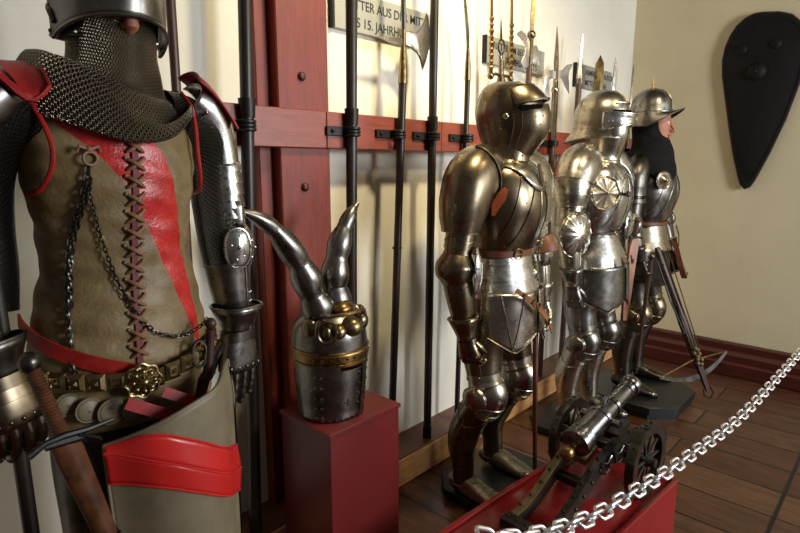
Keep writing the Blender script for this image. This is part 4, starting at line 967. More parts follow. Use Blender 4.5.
# armpit discs with petals
def rondel(t, c, n_, r, mat, petals=10, cone=0.02):
    n_ = V(n_).normalized(); tv = n_.cross(V((0, 0, 1))).normalized(); wv = tv.cross(n_); R_ = []
    for i in range(8):
        u = i/7; R_.append([V(c)+n_*(cone*(1-u)**1.5+0.0035*u*math.cos(petals*a)*(1 if petals else 0))+(tv*math.cos(a)+wv*math.sin(a))*r*max(u, 0.03) for a in [2*PI*j/60 for j in range(60)]])
    m = MB(); m.grid(R_, True, 0, True); m.wire(R_[-1], 0.003, True); m.ball(V(c)+n_*cone, 0.007, 10, 6)
    return m.build('rondel', mat, t, solid=0.003)
rondel(A2, (-0.246, -0.146, 1.318), (-0.6, -1, 0.05), 0.078, 'rondel_steel', 8, 0.020)
m = MB(); m.strap([(0.0, -0.165, 1.30), (-0.03, -0.185, 1.305), (-0.10, -0.195, 1.315)], (0, -1, 0.2), 0.02, 0.008); m.build('lance_rest', 'steel_grey', A2)
m = MB(); m.strap([(-0.10, -0.14, 1.42), (-0.085, -0.160, 1.38)], (-0.3, -1, 0.3), 0.02, 0.004); m.build('shoulder_strap', 'steel_bright', A2)
# long narrow dagger at its left hip
t = empty('hip_sword', (3.02, 1.02, 0.02), 0, 'dark slim scabbard with round hilt hanging at the hip of the middle armour', 'sword')
m = MB(); m.wire([(0.03, 0.02, 0.28), (0.01, 0.0, 0.60), (-0.01, -0.02, 0.86)], [0.005, 0.010, 0.013], False, 8); m.build('scabbard', 'dark_leather', t)
m = MB(); m.wire([(-0.01, -0.02, 0.86), (-0.015, -0.025, 0.95)], [0.012, 0.012], False, 8); m.build('grip', 'dark_leather', t)
m = MB(); m.ball((-0.016, -0.026, 0.955), 0.018, 10, 6); m.ball((-0.010, -0.02, 0.865), 0.020, 10, 6, (1.3, .8, .5)); m.build('hilt', 'steel_black', t)

# ------------------------------------------------------------------ third figure: crossbowman in kettle hat
fk3 = [(0, 0, 1.105, .134, .108), (0, 0, 1.04, .150, .122), (0, 0, 0.97, .176, .146), (0, 0, 0.955, .182, .150)]
P3 = dict(steel='steel_black', steel2='steel_black', steel3='steel_grey', chest='steel_grey', kneemat='steel_dark', thighmat='steel_black', zb=0.08, w=1.08,
    feet={-1: (-0.12, 0.02, (-0.1, -1)), 1: (0.14, 0.04, (0.25, -1))},
    arms={-1: dict(sh=(-0.205, 0.0, 1.385), el=(-0.235, 0.0, 1.12), wr=(-0.225, -0.06, 0.90), pz=0.85, lames=3, wing=0.05, wn=(-0.6, -1, 0), hmat='steel_black', hn=(-1, -0.1, 0.1), hs=(0, -1, 0), curl=0.8),
          1: dict(sh=(0.250, 0.0, 1.385), el=(0.290, 0.0, 1.12), wr=(0.270, -0.08, 0.90), pz=0.95, lames=3, wing=0.045, wn=(0.5, -1, 0), hmat='steel_black', hn=(1, -0.1, 0.1), hs=(0, -1, 0), curl=0.8)},
    fauld=dict(keys=fk3, samples=lames(0, 1, 2, 0.004, 3), mat='steel_mid'))
A3, bk3 = suit('suit_of_armor', (3.46, 1.20, 0), math.radians(0), 'farthest figure, crossbowman in wide-brimmed kettle hat with black hood and dark leg armour', P3)
belt(A3, 1.11, 0.150, 0.122, 0.022, 'brown_leather', buckle='steel_mid', angb=290)
m = MB(); shell(m, [(0, 0, 0.975, .165, .135), (0, 0, 0.90, .182, .152), (0, 0, 0.80, .186, .156), (0, 0, 0.74, .176, .15)], lin(0, 1, 8), 44); m.build('mail_skirt', 'mail_dark', A3)
for s in (-1,): rondel(A3, (s*0.160, -0.140, 1.365), (s*0.6, -1, 0.0), 0.048, 'steel_mid', 0, 0.026)
# head with face, hood, kettle hat
m = MB(); fkz = [(0, -0.020, 1.545, .045, .050), (0, -0.028, 1.565, .055, .070), (0, -0.022, 1.60, .066, .084), (0, -0.015, 1.64, .073, .092), (0, -0.010, 1.68, .077, .097), (0, -0.006, 1.73, .074, .093), (0, 0, 1.77, .050, .06)]
shell(m, fkz, lin(0, 1, 18), 28, cap=(True, True))
m.wire([(0, -0.103, 1.692), (0, -0.112, 1.672), (0, -0.124, 1.652), (0, -0.126, 1.645), (0, -0.108, 1.640)], [0.006, 0.008, 0.010, 0.011, 0.009], False, 10)
for s in (-1, 1): m.ball((s*0.010, -0.112, 1.645), 0.007, 8, 5)
m.wire([(-0.024, -0.100, 1.618), (-0.010, -0.110, 1.622), (0.010, -0.110, 1.622), (0.024, -0.100, 1.618)], 0.005, False, 8)
m.wire([(-0.020, -0.098, 1.608), (0, -0.106, 1.608), (0.020, -0.098, 1.608)], 0.0065, False, 8)
m.ball((0, -0.088, 1.575), 0.020, 10, 6, (1.2, .8, .8))
for s in (-1, 1): m.wire([(s*0.05, -0.072, 1.700), (s*0.03, -0.096, 1.706), (s*0.012, -0.104, 1.700)], 0.006)
hd3 = m.build('head', 'skin', A3)
for s in (-1, 1):
    m = MB(); m.ball((s*0.029, -0.094, 1.688), 0.010, 12, 8); m.build('eye', 'plaster', hd3); m = MB(); m.ball((s*0.030, -0.1025, 1.688), 0.005, 8, 6); m.build('iris', 'ink', hd3)
m = MB(); rings = []
hc = [(0, 0.004, 1.452, .178, .160), (0, -0.006, 1.470, .170, .154), (0, -0.008, 1.500, .146, .140), (0, -0.010, 1.535, .118, .126), (0, -0.006, 1.57, .098, .108), (0, 0.004, 1.62, .088, .094), (0, 0.010, 1.68, .090, .094), (0, 0.012, 1.74, .086, .090)]
for i in range(33):
    u = i/32; r = []
    for j in range(49):
        th = math.radians(270+180*(j-24)/24*(1.0)); op = max(0, (u-0.60)/0.4); gap = min(1.0, op*3.0)*40*0.9
        a = (j-24)/24*180; sgn = 1 if a >= 0 else -1; a2 = sgn*(gap+(180-gap)*abs(a)/180)
        p = spt(hc, u, math.radians(270+a2), 0.004*math.sin(7*th+u*9)*(1-u)); p.z += -0.055*max(0, -math.sin(math.radians(270+a2)))**3*(1-u)**2*1.0 + 0.02*(1-u)*math.cos(th); r.append(p)
    rings.append(r)
m.grid(rings, False); hood3 = m.build('hood', 'black_cloth', A3, solid=0.004)
m = MB(); rings = []
prof3 = [(0.146, 1.722), (0.149, 1.725), (0.138, 1.735), (0.125, 1.742), (0.108, 1.750), (0.104, 1.765), (0.102, 1.785), (0.095, 1.82), (0.078, 1.85), (0.05, 1.872), (0.02, 1.882), (0.004, 1.884)]
for r_, z_ in prof3:
    rr = []
    for j in range(48):
        a = 2*PI*j/48; k = max(0, (r_-0.108)/0.041); f_ = max(0, -math.sin(a)); rr.append(V((r_*math.cos(a)*(1.0-0.16*k), 0.005+r_*1.10*math.sin(a)*(1+0.06*k*f_-0.12*k*(1-f_)), z_-0.030*k*math.cos(a)**2-0.028*(1-f_)*k+0.040*f_*k)))
    rings.append(rr)
m.grid(rings, True, 0, False, True); m.wire(rings[1], 0.0035, True); m.wire([rings[4][j] for j in range(48)], 0.003, True)
m.wire([rings[i][36] for i in range(5, 12)]+[rings[i][12] for i in range(11, 4, -1)], 0.003)
for j in range(0, 48, 5): m.ball(rings[5][j], 0.0045, 6, 4)
kh = m.build('kettle_hat', 'steel_grey', A3, solid=0.002)
m = MB(); m.wire([(0, 0.005, 1.882), (0, 0.005, 1.90), (0, 0.005, 1.915), (0, 0.005, 1.945)], [0.006, 0.009, 0.006, 0.002]); m.build('finial', 'brass', kh)
for o_ in (hd3, kh, hood3): o_.rotation_euler.z = math.radians(12); o_.location.x = -0.030
# sleeve of black cloth and mail on its left side, hanging pouch and strap
m = MB(); P = [(0.175, -0.120, 1.00), (0.205, -0.135, 0.93), (0.225, -0.150, 0.86), (0.255, -0.165, 0.79), (0.29, -0.170, 0.755), (0.31, -0.170, 0.775)]
m.strap(P, [V((0.4, -1, 0))]*6, [0.035, 0.055, 0.065, 0.055, 0.03, 0.014], 0.030); m.build('belt_pouch', 'brown_leather', A3, label='curved brown leather holster')
m = MB(); m.strap([(0.10, -0.150, 1.09), (0.15, -0.155, 1.03), (0.185, -0.150, 0.96)], (0.2, -1, 0), 0.016, 0.004); m.build('pouch_strap', 'dark_leather', A3)
# falchion in orange leather scabbard at the right hip
t = empty('falchion', (3.02, 1.12, 0.60), 0, 'orange brown leather scabbard hanging between the middle and farthest armour', 'sword')
m = MB(); m.strap([(0.0, 0, 0.0), (0.015, 0, 0.12), (0.03, 0, 0.25), (0.06, 0, 0.40), (0.075, 0, 0.45)], (-0.6, -0.8, 0), [0.02, 0.042, 0.048, 0.050, 0.04], 0.022); m.build('scabbard', 'tan_leather', t)
m = MB(); m.wire([(0.02, -0.005, 0.455), (0.075, -0.01, 0.46), (0.13, -0.02, 0.45)], 0.006); m.build('crossguard', 'steel_black', t)
m = MB(); m.wire([(0.077, 0, 0.46), (0.09, 0, 0.54)], [0.012, 0.014], False, 8); m.ball((0.092, 0, 0.55), 0.018, 10, 6); m.build('grip', 'dark_leather', t)
# crossbow held head down in front
X0, X1 = V((3.190, 1.030, 1.00)), V((3.318, 0.735, 0.200)); xd = (X1-X0).normalized(); xs = V((0.73, -0.683, 0)); xs = (xs-xd*xs.dot(xd)).normalized(); xn = xd.cross(xs).normalized()
if xn.y > 0: xn = -xn
t = empty('crossbow', X0, 0, 'crossbow held head down in front of the farthest figure', 'crossbow')
Mx = Matrix((xs, xn, xd)).transposed(); LX = (X1-X0).length
m = MB(); m.grid([[xd*q+xs*a*w_+xn*b*h for a, b in ((-1, -1), (1, -1), (1, 1), (-1, 1))] for q, w_, h in ((0, .008, .010), (0.02, .012, .016), (0.30, .013, .018), (0.45, .018, .026), (0.62, .016, .022), (0.80, .011, .014), (LX, .008, .008))], True, 0, True, True); m.build('tiller', 'dark_leather', t)
for o_ in (-0.010, 0.010, 0.030):
    m = MB(); m.wire([xd*0.02+xs*o_*1.4+xn*0.022, xd*0.62+xs*o_*.7+xn*0.026], 0.0030); m.build('tiller_inlay', 'brass', t)
m = MB(); m.wire([xd*0.10+xn*0.02-xs*0.01, xd*0.06-xn*-0.05-xs*0.05, xd*0.30+xn*0.03-xs*0.045, xd*0.50+xn*0.03-xs*0.03], 0.005); m.build('trigger_lever', 'iron', t)
m = MB()
for q in range(9): m.ball(xd*(0.60+0.012*q)+xn*0.024+xs*(0.014*math.sin(q*2.4)), 0.013, 8, 5)
m.build('bridle_cord', 'ochre_wood', t)
bc = xd*0.690-xs*0.028
m = MB(); Pb = [bc+xs*u*0.215+xd*(0.065-0.150*abs(u)**1.9)*-1*-1 for u in [i/10 for i in range(-10, 11)]]
Pb = [bc+xs*u*0.205+xd*(0.075*(1-abs(u)**1.8)) for u in [i/10 for i in range(-10, 11)]]
m.strap(Pb, xn, [0.012+0.020*(1-abs(i/10)) for i in range(-10, 11)], 0.010); m.build('bow', 'steel_black', t)
m = MB(); m.wire([Pb[0], bc+xn*0.012-xd*0.030, Pb[-1]], [0.0035, 0.0045, 0.0035], False, 6); m.build('bowstring', 'gilt', t)
m = MB(); m.wire([X1-X0+xd*-.02+xs*0.02, X1-X0+xd*0.02+xs*0.028, X1-X0+xd*0.045, X1-X0+xd*0.02-xs*0.028, X1-X0+xd*-.02-xs*0.02], 0.004); m.build('stirrup', 'iron', t)

# ------------------------------------------------------------------ big leather clad figure on the left
F = empty('armored_knight_figure', (0.46, 1.25, 0), 0, 'large knight figure at left in laced khaki leather tunic with red stripe and mail mantle', 'knight figure')
TC = -0.012
tkz = [(TC-.005, 0.01, 0.92, .190, .135), (TC-.005, 0.01, 1.00, .189, .136), (TC-.004, 0.008, 1.08, .182, .132), (TC-.002, 0.006, 1.16, .168, .124), (TC, 0.006, 1.24, .151, .117), (TC, 0.004, 1.32, .151, .119), (TC, 0.0, 1.40, .163, .126), (TC, 0.0, 1.47, .170, .126), (TC, 0.0, 1.545, .160, .108), (TC, 0.0, 1.582, .146, .072), (TC, 0, 1.598, .10, .04)]
def yT(x, z, off=0.0):
    t_ = 0.5; lo, hi = 0.0, 1.0
    for _ in range(30):
        t_ = (lo+hi)/2
        if cr(tkz, t_)[2] < z: lo = t_
        else: hi = t_
    k = cr(tkz, t_); q = min(0.98, abs((x-k[0])/(k[3]))); return V((x, k[1]-(k[4])*math.sqrt(1-q*q)-off, z))
Lb = [(-0.19, 1.60), (-0.173, 1.568), (-0.135, 1.528), (-0.082, 1.477), (-0.025, 1.402), (0.024, 1.278), (0.087, 1.104), (0.103, 1.054)]
Rb = [(0.00, 1.60), (0.021, 1.499), (0.049, 1.47), (0.066, 1.419), (0.078, 1.346), (0.086, 1.271), (0.113, 1.099), (0.110, 1.052)]
def xat(L, z):
    for (x0, z0), (x1, z1) in zip(L, L[1:]):
        if z <= z0 and z >= z1: return x0+(x1-x0)*(z0-z)/(z0-z1)
    return L[-1][0] if z < L[-1][1] else L[0][0]
m = MB(); NR, NC = 150, 180; vals = []
rings = []
for i in range(NR+1):
    r = []
    for j in range(NC):
        th = math.radians(90+360*j/NC); u = i/NR
        wr_ = 0.0022*math.sin(u*46+3*math.sin(th*2))*math.exp(-((u-0.42)/0.16)**2)+0.0012*math.sin(u*90+th*5)
        p = spt(tkz, u, th, wr_); r.append(p)
        fr = 1 if p.y < 0.02 else -1
        vals.append(min(p.x-xat(Lb, p.z), xat(Rb, p.z)-p.x, (p.z-1.045)) if fr > 0 else -0.05)
    rings.append(r)
m.grid(rings, True)
tun = m.build('leather_tunic', 'tunic', F, label='khaki leather tunic with red diagonal sash stripe', solid=0.004)
at = tun.data.attributes.new('band', 'FLOAT', 'POINT')
for i, v_ in enumerate(vals): at.data[i].value = v_
# red piping round the arm holes
for s, L in ((-1, [(-0.155, -0.020, 1.588), (-0.160, -0.060, 1.560), (-0.152, -0.090, 1.52), (-0.146, -0.100, 1.48), (-0.150, -0.092, 1.44), (-0.164, -0.062, 1.405), (-0.176, -0.02, 1.395)]),
             (1, [(0.137, -0.030, 1.605), (0.142, -0.060, 1.575), (0.136, -0.085, 1.53), (0.134, -0.092, 1.48), (0.140, -0.085, 1.43), (0.152, -0.055, 1.395), (0.160, -0.01, 1.385)])):
    m = MB(); P = [cr(L, i/24) for i in range(25)]; m.wire(P, 0.0048, False, 8); m.build('armhole_piping', 'red_leather', tun, label='red leather piping')
# dark padding filling the arm holes
for s in (-1, 1):
    m = MB(); sh = [(TC+s*0.115, 0.01, 1.54, .080, .075), (TC+s*0.165, 0.01, 1.535, .078, .070), (TC+s*0.205, 0.01, 1.50, .068, .062), (TC+s*0.222, 0.01, 1.43, .052, .050), (TC+s*0.228, 0.01, 1.34, .049, .046), (TC+s*0.232, 0.0, 1.26, .048, .046), (TC+s*0.238, -0.01, 1.18, .044, .042)]
    shell(m, sh, lin(0, 1, 20), 28, hint=(0, 1, 0)); m.build('mail_sleeve', 'mail_dark', F, smooth=60)
# lacing
m = MB(); P = [yT(-0.012-0.026*(1.50-z)/0.45, z, 0.004) for z in [1.50-0.45*i/20 for i in range(21)]]; m.strap(P, (0, -1, 0), 0.012, 0.003); lc = m.build('lacing_seam', 'dark_red', F, label='dark red seam strip under the lacing')
for k in range(13):
    z = 1.485-0.034*k; xc = -0.012-0.026*(1.50-z)/0.45
    m = MB()
    for s in (-1, 1):
        a, b = yT(xc-s*0.016, z+0.011, 0.004), yT(xc+s*0.016, z-0.011, 0.004); c_ = (a+b)/2+V((0, -0.007-(0.003 if s > 0 else 0), 0))
        m.wire([a, a.lerp(c_, .5)+V((0, -0.002, 0)), c_, c_.lerp(b, .5)+V((0, -0.002, 0)), b], [0.0028, .0042, .0045, .0042, .0028], False, 7)
    for s in (-1, 1): m.ball(yT(xc+s*0.017, z+0.012, 0.003), 0.0045, 6, 4)
    m.build('lace_cross', 'thong', lc)
# mail mantle: standing neck and cape
TN = TC+0.018
mm_ = [(TN, -0.012, 1.740, .080, .092), (TN, -0.012, 1.70, .081, .094), (TN, -0.008, 1.665, .083, .094), (TN, -0.004, 1.64, .092, .096), (TN-.004, 0.0, 1.622, .118, .104), (TC+.008, 0.0, 1.606, .146, .118), (TC+.002, 0.0, 1.592, .166, .132), (TC+.002, 0.0, 1.574, .176, .142)]
rings = []
for i in range(45):
    u = i/44; r = []
    for j in range(96):
        th = math.radians(90+360*j/96); p = spt(mm_, u, th, 0.0015*math.sin(9*th)*u); f_ = max(0, -math.sin(th))
        d_ = max(0, u-0.45)/0.55
        p.z += d_*(0.05+0.07*(p.x < 0))*p.x-d_*(0.080*max(0, -math.sin(th-0.10))**2.4); p.y -= 0.018*d_*f_; p.x *= (1-0.10*d_*f_**0.5)
        if u < 0.2: p.z -= 0.022*f_**3*(1-u*5)+0.0
        r.append(p)
    rings.append(r)
m = MB(); m.grid(rings, True); m.build('mail_mantle', 'mail_big', F, solid=0.004, smooth=60)
m = MB(); m.wire(rings[-1], 0.003, True); m.wire(rings[0], 0.003, True); m.build('mantle_edge', 'mail_fine', F)
# head inside the helmet
m = MB(); hk0 = [(TN, -0.01, 1.64, .060, .070), (TN, -0.015, 1.70, .070, .088), (TN, -0.012, 1.76, .078, .096), (TN, -0.006, 1.82, .078, .096), (TN, 0, 1.88, .06, .075), (TN, 0, 1.90, .02, .03)]
shell(m, hk0, lin(0, 1, 16), 28, cap=(True, True)); m.wire([(TN, -0.106, 1.755), (TN, -0.116, 1.730), (TN, -0.115, 1.712), (TN, -0.104, 1.704)], [0.008, 0.011, 0.014, 0.010], False, 10)
for s in (-1, 1): m.ball((TN+s*0.010, -0.106, 1.711), 0.007, 8, 6)
hd = m.build('head', 'skin', F)
for s in (-1, 1): m = MB(); m.ball((TN+s*0.030, -0.095, 1.775), 0.012, 12, 8); m.build('eye', 'plaster', hd)
# bascinet with raised visor
bs0 = [(TN, 0.018, 1.700, .096, .108), (TN, 0.012, 1.75, .098, .112), (TN, 0.008, 1.82, .100, .114), (TN, 0.01, 1.88, .090, .102), (TN, 0.014, 1.94, .060, .066), (TN, 0.02, 1.985, .01, .01)]
rings = []
for i in range(25):
    u = i/24; r = []
    for j in range(61):
        a = -140+280*j/60; op = max(0, 1-u*3.5); r.append(spt(bs0, u, math.radians(90+a*(1-0.0*op)+ (0 if op > 0 else 0))))
    rings.append(r)
m = MB(); m.grid(rings, False); m.wire(rings[0], 0.004)
for j in range(2, 60, 5): m.ball(rings[1][j], 0.005, 6, 4)
bas = m.build('helmet_skull', 'steel_black', F, solid=0.003)
vz = [(TN, -0.004, 1.713, .102, .128), (TN, -0.004, 1.755, .104, .132), (TN, -0.002, 1.80, .104, .130), (TN, 0.0, 1.86, .098, .118), (TN, 0.004, 1.91, .082, .095)]
m = MB(); rings = []
for i in range(13):
    u = i/12; r = []
    for j in range(49):
        a = 178+184*j/48; p = spt(vz, u, math.radians(a), 0, keel=0.010); p.z += (1-u)*(0.012*max(0, -math.sin(math.radians(a)))-0.022*(1-max(0, -math.sin(math.radians(a))))**1.5*(1 if j < 24 else 1.4)); r.append(p)
    rings.append(r)
m.grid(rings, False); m.wire(rings[0], 0.0042); m.build('visor', 'steel_grey', F, solid=0.003)
m = MB(); m.ball((TN-0.100, 0.006, 1.745), 0.012, 12, 6, (.7, 1, 1)); m.wire([(TN-.103, 0.006, 1.745), (TN-.107, -0.01, 1.735), (TN-.104, -0.02, 1.715)], 0.005); m.build('visor_pivot', 'steel_black', F)
# ---- left arm (right in the picture): red cap, bright plates
m = MB(); R_ = []
for i in range(7):
    u = i/6; R_.append([V((0.162+0.092*v, -0.070+0.10*u+0.01*v, 1.648-0.050*v*v-0.045*v+0.016*math.sin(PI*u)-0.018*(1-u))) for v in [k/6 for k in range(7)]])
R_ = [[p+V((0.012*math.sin(PI*i/6), 0, 0.0)) for p in r] for i, r in enumerate(R_)]
m.grid(R_, False); ed = R_[0]+[r[-1] for r in R_[1:]]+R_[-1][::-1][1:]+[r[0] for r in R_[::-1]][1:]; m.wire(ed, 0.0022)
m.build('shoulder_cap', 'red_leather', F, solid=0.005, label='small red leather shoulder cap')
pp = [(0.160, -0.008, 1.600, .040, .050), (0.188, -0.005, 1.582, .049, .056), (0.216, 0.0, 1.540, .050, .054), (0.232, 0.0, 1.49, .045, .049), (0.237, 0.0, 1.44, .044, .047)]
m = MB(); shell(m, pp, lin(0.0, 1.0, 16), 30, a0=-125, a1=60); 
m.wire([spt(pp, q/16, math.radians(-125), 0) for q in range(17)], 0.002); m.ball(spt(pp, 0.25, math.radians(-105), 0.002), 0.004, 8, 5); m.ball(spt(pp, .5, math.radians(-112), .002), 0.003, 6, 4)
m.build('shoulder_plate', 'steel_bright', F, solid=0.003)
lp_ = [(0.236, 0.0, 1.455, .046, .049), (0.242, 0.002, 1.40, .043, .047), (0.246, 0.002, 1.33, .042, .046), (0.250, 0.0, 1.29, .042, .045)]
m = MB(); shell(m, lp_, lames(0, 0.72, 5, 0.005, 3)+lin(0.74, 1.0, 4), 30, a0=-140, a1=70)
for i in range(5): m.ball(spt(lp_, 0.07+0.144*i, math.radians(-108), 0.005), 0.0038, 8, 5)
for i, (q, a) in enumerate(((0.80, -102), (0.80, -120), (0.93, -102), (0.93, -120), (0.86, -132))): m.ball(spt(lp_, q, math.radians(a), 0.002), 0.0036, 8, 5)
m.build('upper_arm_plate', 'steel_bright', F, solid=0.003, smooth=30)
m = MB(); shell(m, [(0.262, 0.002, 1.365, .050, .053), (0.264, 0.002, 1.30, .050, .053)], lin(0, 1, 3), 12, a0=-135, a1=-92); m.build('buckle_plate', 'steel_bright', F, solid=0.003)
# elbow
ek_ = [(0.252, 0.0, 1.295, .043, .044), (0.258, 0.002, 1.27, .050, .052), (0.262, 0.004, 1.245, .053, .055), (0.258, 0.0, 1.215, .048, .049), (0.254, 0.0, 1.195, .043, .043)]
m = MB(); shell(m, ek_, lin(0, 1, 12), 26, a0=-110, a1=80)
for q, a in ((.3, -60), (.5, -50), (.7, -60), (.5, -75)): m.ball(spt(ek_, q, math.radians(a), .002), 0.0035, 6, 4)
ec = m.build('elbow_cop', 'steel_bright', F, solid=0.003)
m = MB(); R_ = []; c0 = V((0.236, -0.062, 1.252)); wn = V((-0.20, -0.94, 0.25)).normalized(); wt = V((0, 0, 1)).cross(wn).normalized()
for i in range(7):
    u = i/6; R_.append([c0+wn*0.012*(1-u*u)+wt*math.cos(a)*0.032*u+V((0, 0, math.sin(a)*0.054*u*(1+0.10*math.cos(2*a)+(-0.12 if abs(math.sin(a)) < .25 else 0)))) for a in [2*PI*j/40 for j in range(40)]])
m.grid(R_, True); m.wire(R_[-1], 0.0022, True)
for a in (0.3, 1.3, 2.9, 4.4, 5.5): m.ball(c0+wn*0.008+wt*math.cos(a)*0.017+V((0, 0, math.sin(a)*0.030)), 0.0028, 6, 4)
m.build('elbow_wing', 'steel_bright', ec, solid=0.002)
m = MB(); m.wire([(0.245+0.056*math.cos(a), 0.0+0.054*math.sin(a), 1.245+0.002*math.sin(a)) for a in [2*PI*i/30 for i in range(30)]], 0.0072, True, 8); m.build('arm_strap', 'dark_leather', F)
# forearm cannon and gauntlet
fv = [(0.236, -0.006, 1.212, .058, .056), (0.238, -0.008, 1.18, .054, .053), (0.242, -0.012, 1.12, .047, .047), (0.250, -0.018, 1.06, .037, .038), (0.249, -0.020, 1.02, .034, .035)]
m = MB(); shell(m, fv, lin(0, 1, 12), 32); rimline(m, fv, 0, 0.0035); m.wire([spt(fv, q/20, math.radians(-70), 0.001) for q in range(1, 20)], 0.002)
for q, a in ((.45, -62), (.45, -52), (.55, -62), (.55, -52)): m.ball(spt(fv, q, math.radians(a), .002), 0.0035, 6, 4)
m.build('forearm_plate', 'steel_grey', F, solid=0.003)
hand(F, (0.244, -0.026, 1.040), (-0.02, -0.02, -1), (0.15, -1.0, 0), (-1, 0, 0), 1.25, 'steel_grey', curl=0.18, cuffr=0.044, cufflen=0.050)
# ---- right arm (left edge of the picture)
m = MB(); R_ = []
for i in range(9):
    u = i/8; R_.append([V((-0.140-0.15*v, -0.105+0.13*u+0.02*v, 1.640-0.035*v*v+0.018*math.sin(PI*u)-(0.052*(1-u)**1.3)*(1+0.5*math.sin(v*8)))) for v in [k/12 for k in range(13)]])
m.grid(R_, False); ed = R_[0]+[r[-1] for r in R_[1:]]+R_[-1][::-1][1:]+[r[0] for r in R_[::-1]][1:]; m.wire(ed, 0.003)
m.build('shoulder_cap', 'red_leather', F, solid=0.006, label='scalloped red leather shoulder cap')
pp = [(-0.180, -0.010, 1.590, .050, .070), (-0.215, -0.008, 1.57, .056, .078), (-0.245, -0.004, 1.535, .056, .078), (-0.26, 0.0, 1.50, .053, .066)]
m = MB(); shell(m, pp, lin(0, 1, 12), 36, a0=130, a1=320); m.wire([spt(pp, q/12, math.radians(320), 0) for q in range(13)], 0.0025); rimline(m, pp, 1.0, 0.003, a0=130, a1=320); m.build('shoulder_plate', 'steel_grey', F, solid=0.003)
fr_ = [(-0.285, -0.01, 1.26, .046, .048), (-0.285, -0.04, 1.19, .044, .046), (-0.282, -0.07, 1.14, .040, .040), (-0.275, -0.09, 1.10, .036, .036)]
m = MB(); shell(m, fr_, lin(0, 1, 10), 28); rimline(m, fr_, 0, 0.0035); m.build('forearm_plate', 'steel_black', F, solid=0.003)
hand(F, (-0.268, -0.105, 1.085), (0.18, -0.16, -1), (0.22, -0.98, 0.15), (1, 0, 0), 1.12, 'steel_dark', curl=0.55, cuffr=0.046, cufflen=0.055, cuffmat='steel_black')
# ---- belts
m = MB(); P = []; nn = []
for i in range(31):
    a = math.radians(176+92*i/30); P.append(V((TC-.01+0.184*math.cos(a), 0.008+0.146*math.sin(a), 1.150-0.120*(i/30)))); nn.append(V((math.cos(a), math.sin(a), 0)))
m.strap(P, nn, 0.030, 0.004); m.build('red_belt', 'red_leather', F, label='red leather belt sloping across the waist')
Bz = lambda a: 1.022+0.020*math.cos(a)*(-1 if math.cos(a) < 0 else 1)*1.0+ (0.012 if math.cos(a) > 0 else 0.006)*abs(math.cos(a))
def bp(a, off=0.0): return V((TC-.008+(0.190+off)*math.cos(a), 0.004+(0.156+off)*math.sin(a), Bz(a)))
m = MB(); AA = [math.radians(176+188*i/60) for i in range(61)]
m.strap([bp(a) for a in AA], [V((math.cos(a), math.sin(a), 0)) for a in AA], 0.026, 0.005); bl = m.build('plaque_belt', 'gilt', F, label='gilt belt of square plaques')
for k in range(17):
    a = math.radians(184+10.7*k)
    if abs(math.degrees(a)-262) < 6: continue
    p = bp(a, 0.004); n_ = V((math.cos(a), math.sin(a)*1.0, 0)).normalized(); tv = V((-n_.y, n_.x, 0)); u_ = V((0, 0, 1))
    m = MB(); h = 0.0160
    m.grid([[p+tv*x*h*s_+u_*y*h*s_+n_*d_ for x, y in ((-1, -1), (1, -1), (1, 1), (-1, 1))] for s_, d_ in ((1.1, 0), (1.1, 0.004), (0.95, 0.006), (0.62, 0.010), (0.55, 0.007), (0.38, 0.007), (0.05, 0.013))], True, 0, True, True)
    for x, y in ((-.85, -.85), (.85, -.85), (.85, .85), (-.85, .85)): m.ball(p+tv*x*h+u_*y*h+n_*0.006, 0.002, 5, 4)
    m.build('belt_plaque', 'gilt', bl, smooth=20)
p = bp(math.radians(262), 0.008); n_ = V((math.cos(math.radians(262)), math.sin(math.radians(262)), 0)); tv = V((-n_.y, n_.x, 0)); u_ = V((0, 0, 1)); m = MB(); R_ = []
for i in range(9):
    u = i/8; R_.append([p+(tv*math.cos(a)+u_*math.sin(a))*(0.033*u+0.0005)*(1+0.07*u*math.cos(8*a))+n_*(0.012-0.010*u+0.006*math.sin(u*PI*2)*abs(math.cos(4*a))) for a in [2*PI*j/48 for j in range(48)]])
m.grid(R_, True); m.wire(R_[-1], 0.003, True); m.ball(p+n_*0.012, 0.010, 12, 6)
for k in range(8): a = 2*PI*k/8; m.ball(p+(tv*math.cos(a)+u_*math.sin(a))*0.020+n_*0.008, 0.0065, 8, 5)
m.build('rosette_buckle', 'gilt', bl)
# fringe of round plates and red straps under the belt
for k, (x, z, r) in enumerate(((-0.165, 0.990, 0.022), (-0.135, 0.975, 0.024), (-0.10, 0.965, 0.025), (-0.060, 0.960, 0.022))):
    m = MB(); R_ = []; q = yT(x, 0.99, 0.012)
    for i in range(5): u = i/4; R_.append([V((q.x+r*u*math.cos(a), q.y-0.006*(1-u*u), z+r*u*math.sin(a))) for a in [2*PI*j/24 for j in range(24)]])
    m.grid(R_, True); m.wire(R_[-1], 0.002, True); m.build('hanging_disc', 'khaki', F, solid=0.002)
m = MB(); m.strap([(-0.085, -0.168, 0.992), (-0.04, -0.185, 0.965), (0.01, -0.200, 0.935), (0.03, -0.205, 0.922)], (0, -1, 0.3), 0.024, 0.003); m.build('hip_strap', 'red_leather', F, label='red leather strap')
m = MB(); m.strap([(-0.015, -0.172, 0.995), (0.025, -0.185, 0.97), (0.06, -0.190, 0.945)], (0.2, -1, 0.3), 0.022, 0.003); m.build('hip_strap', 'red_leather', F, label='red leather strap')
m = MB(); shell(m, [(TC, 0.01, 0.96, .165, .125), (TC, 0.01, 0.88, .165, .13), (TC, 0.01, 0.80, .160, .13)], lin(0, 1, 8), 40); m.build('mail_skirt', 'mail_dark', F)
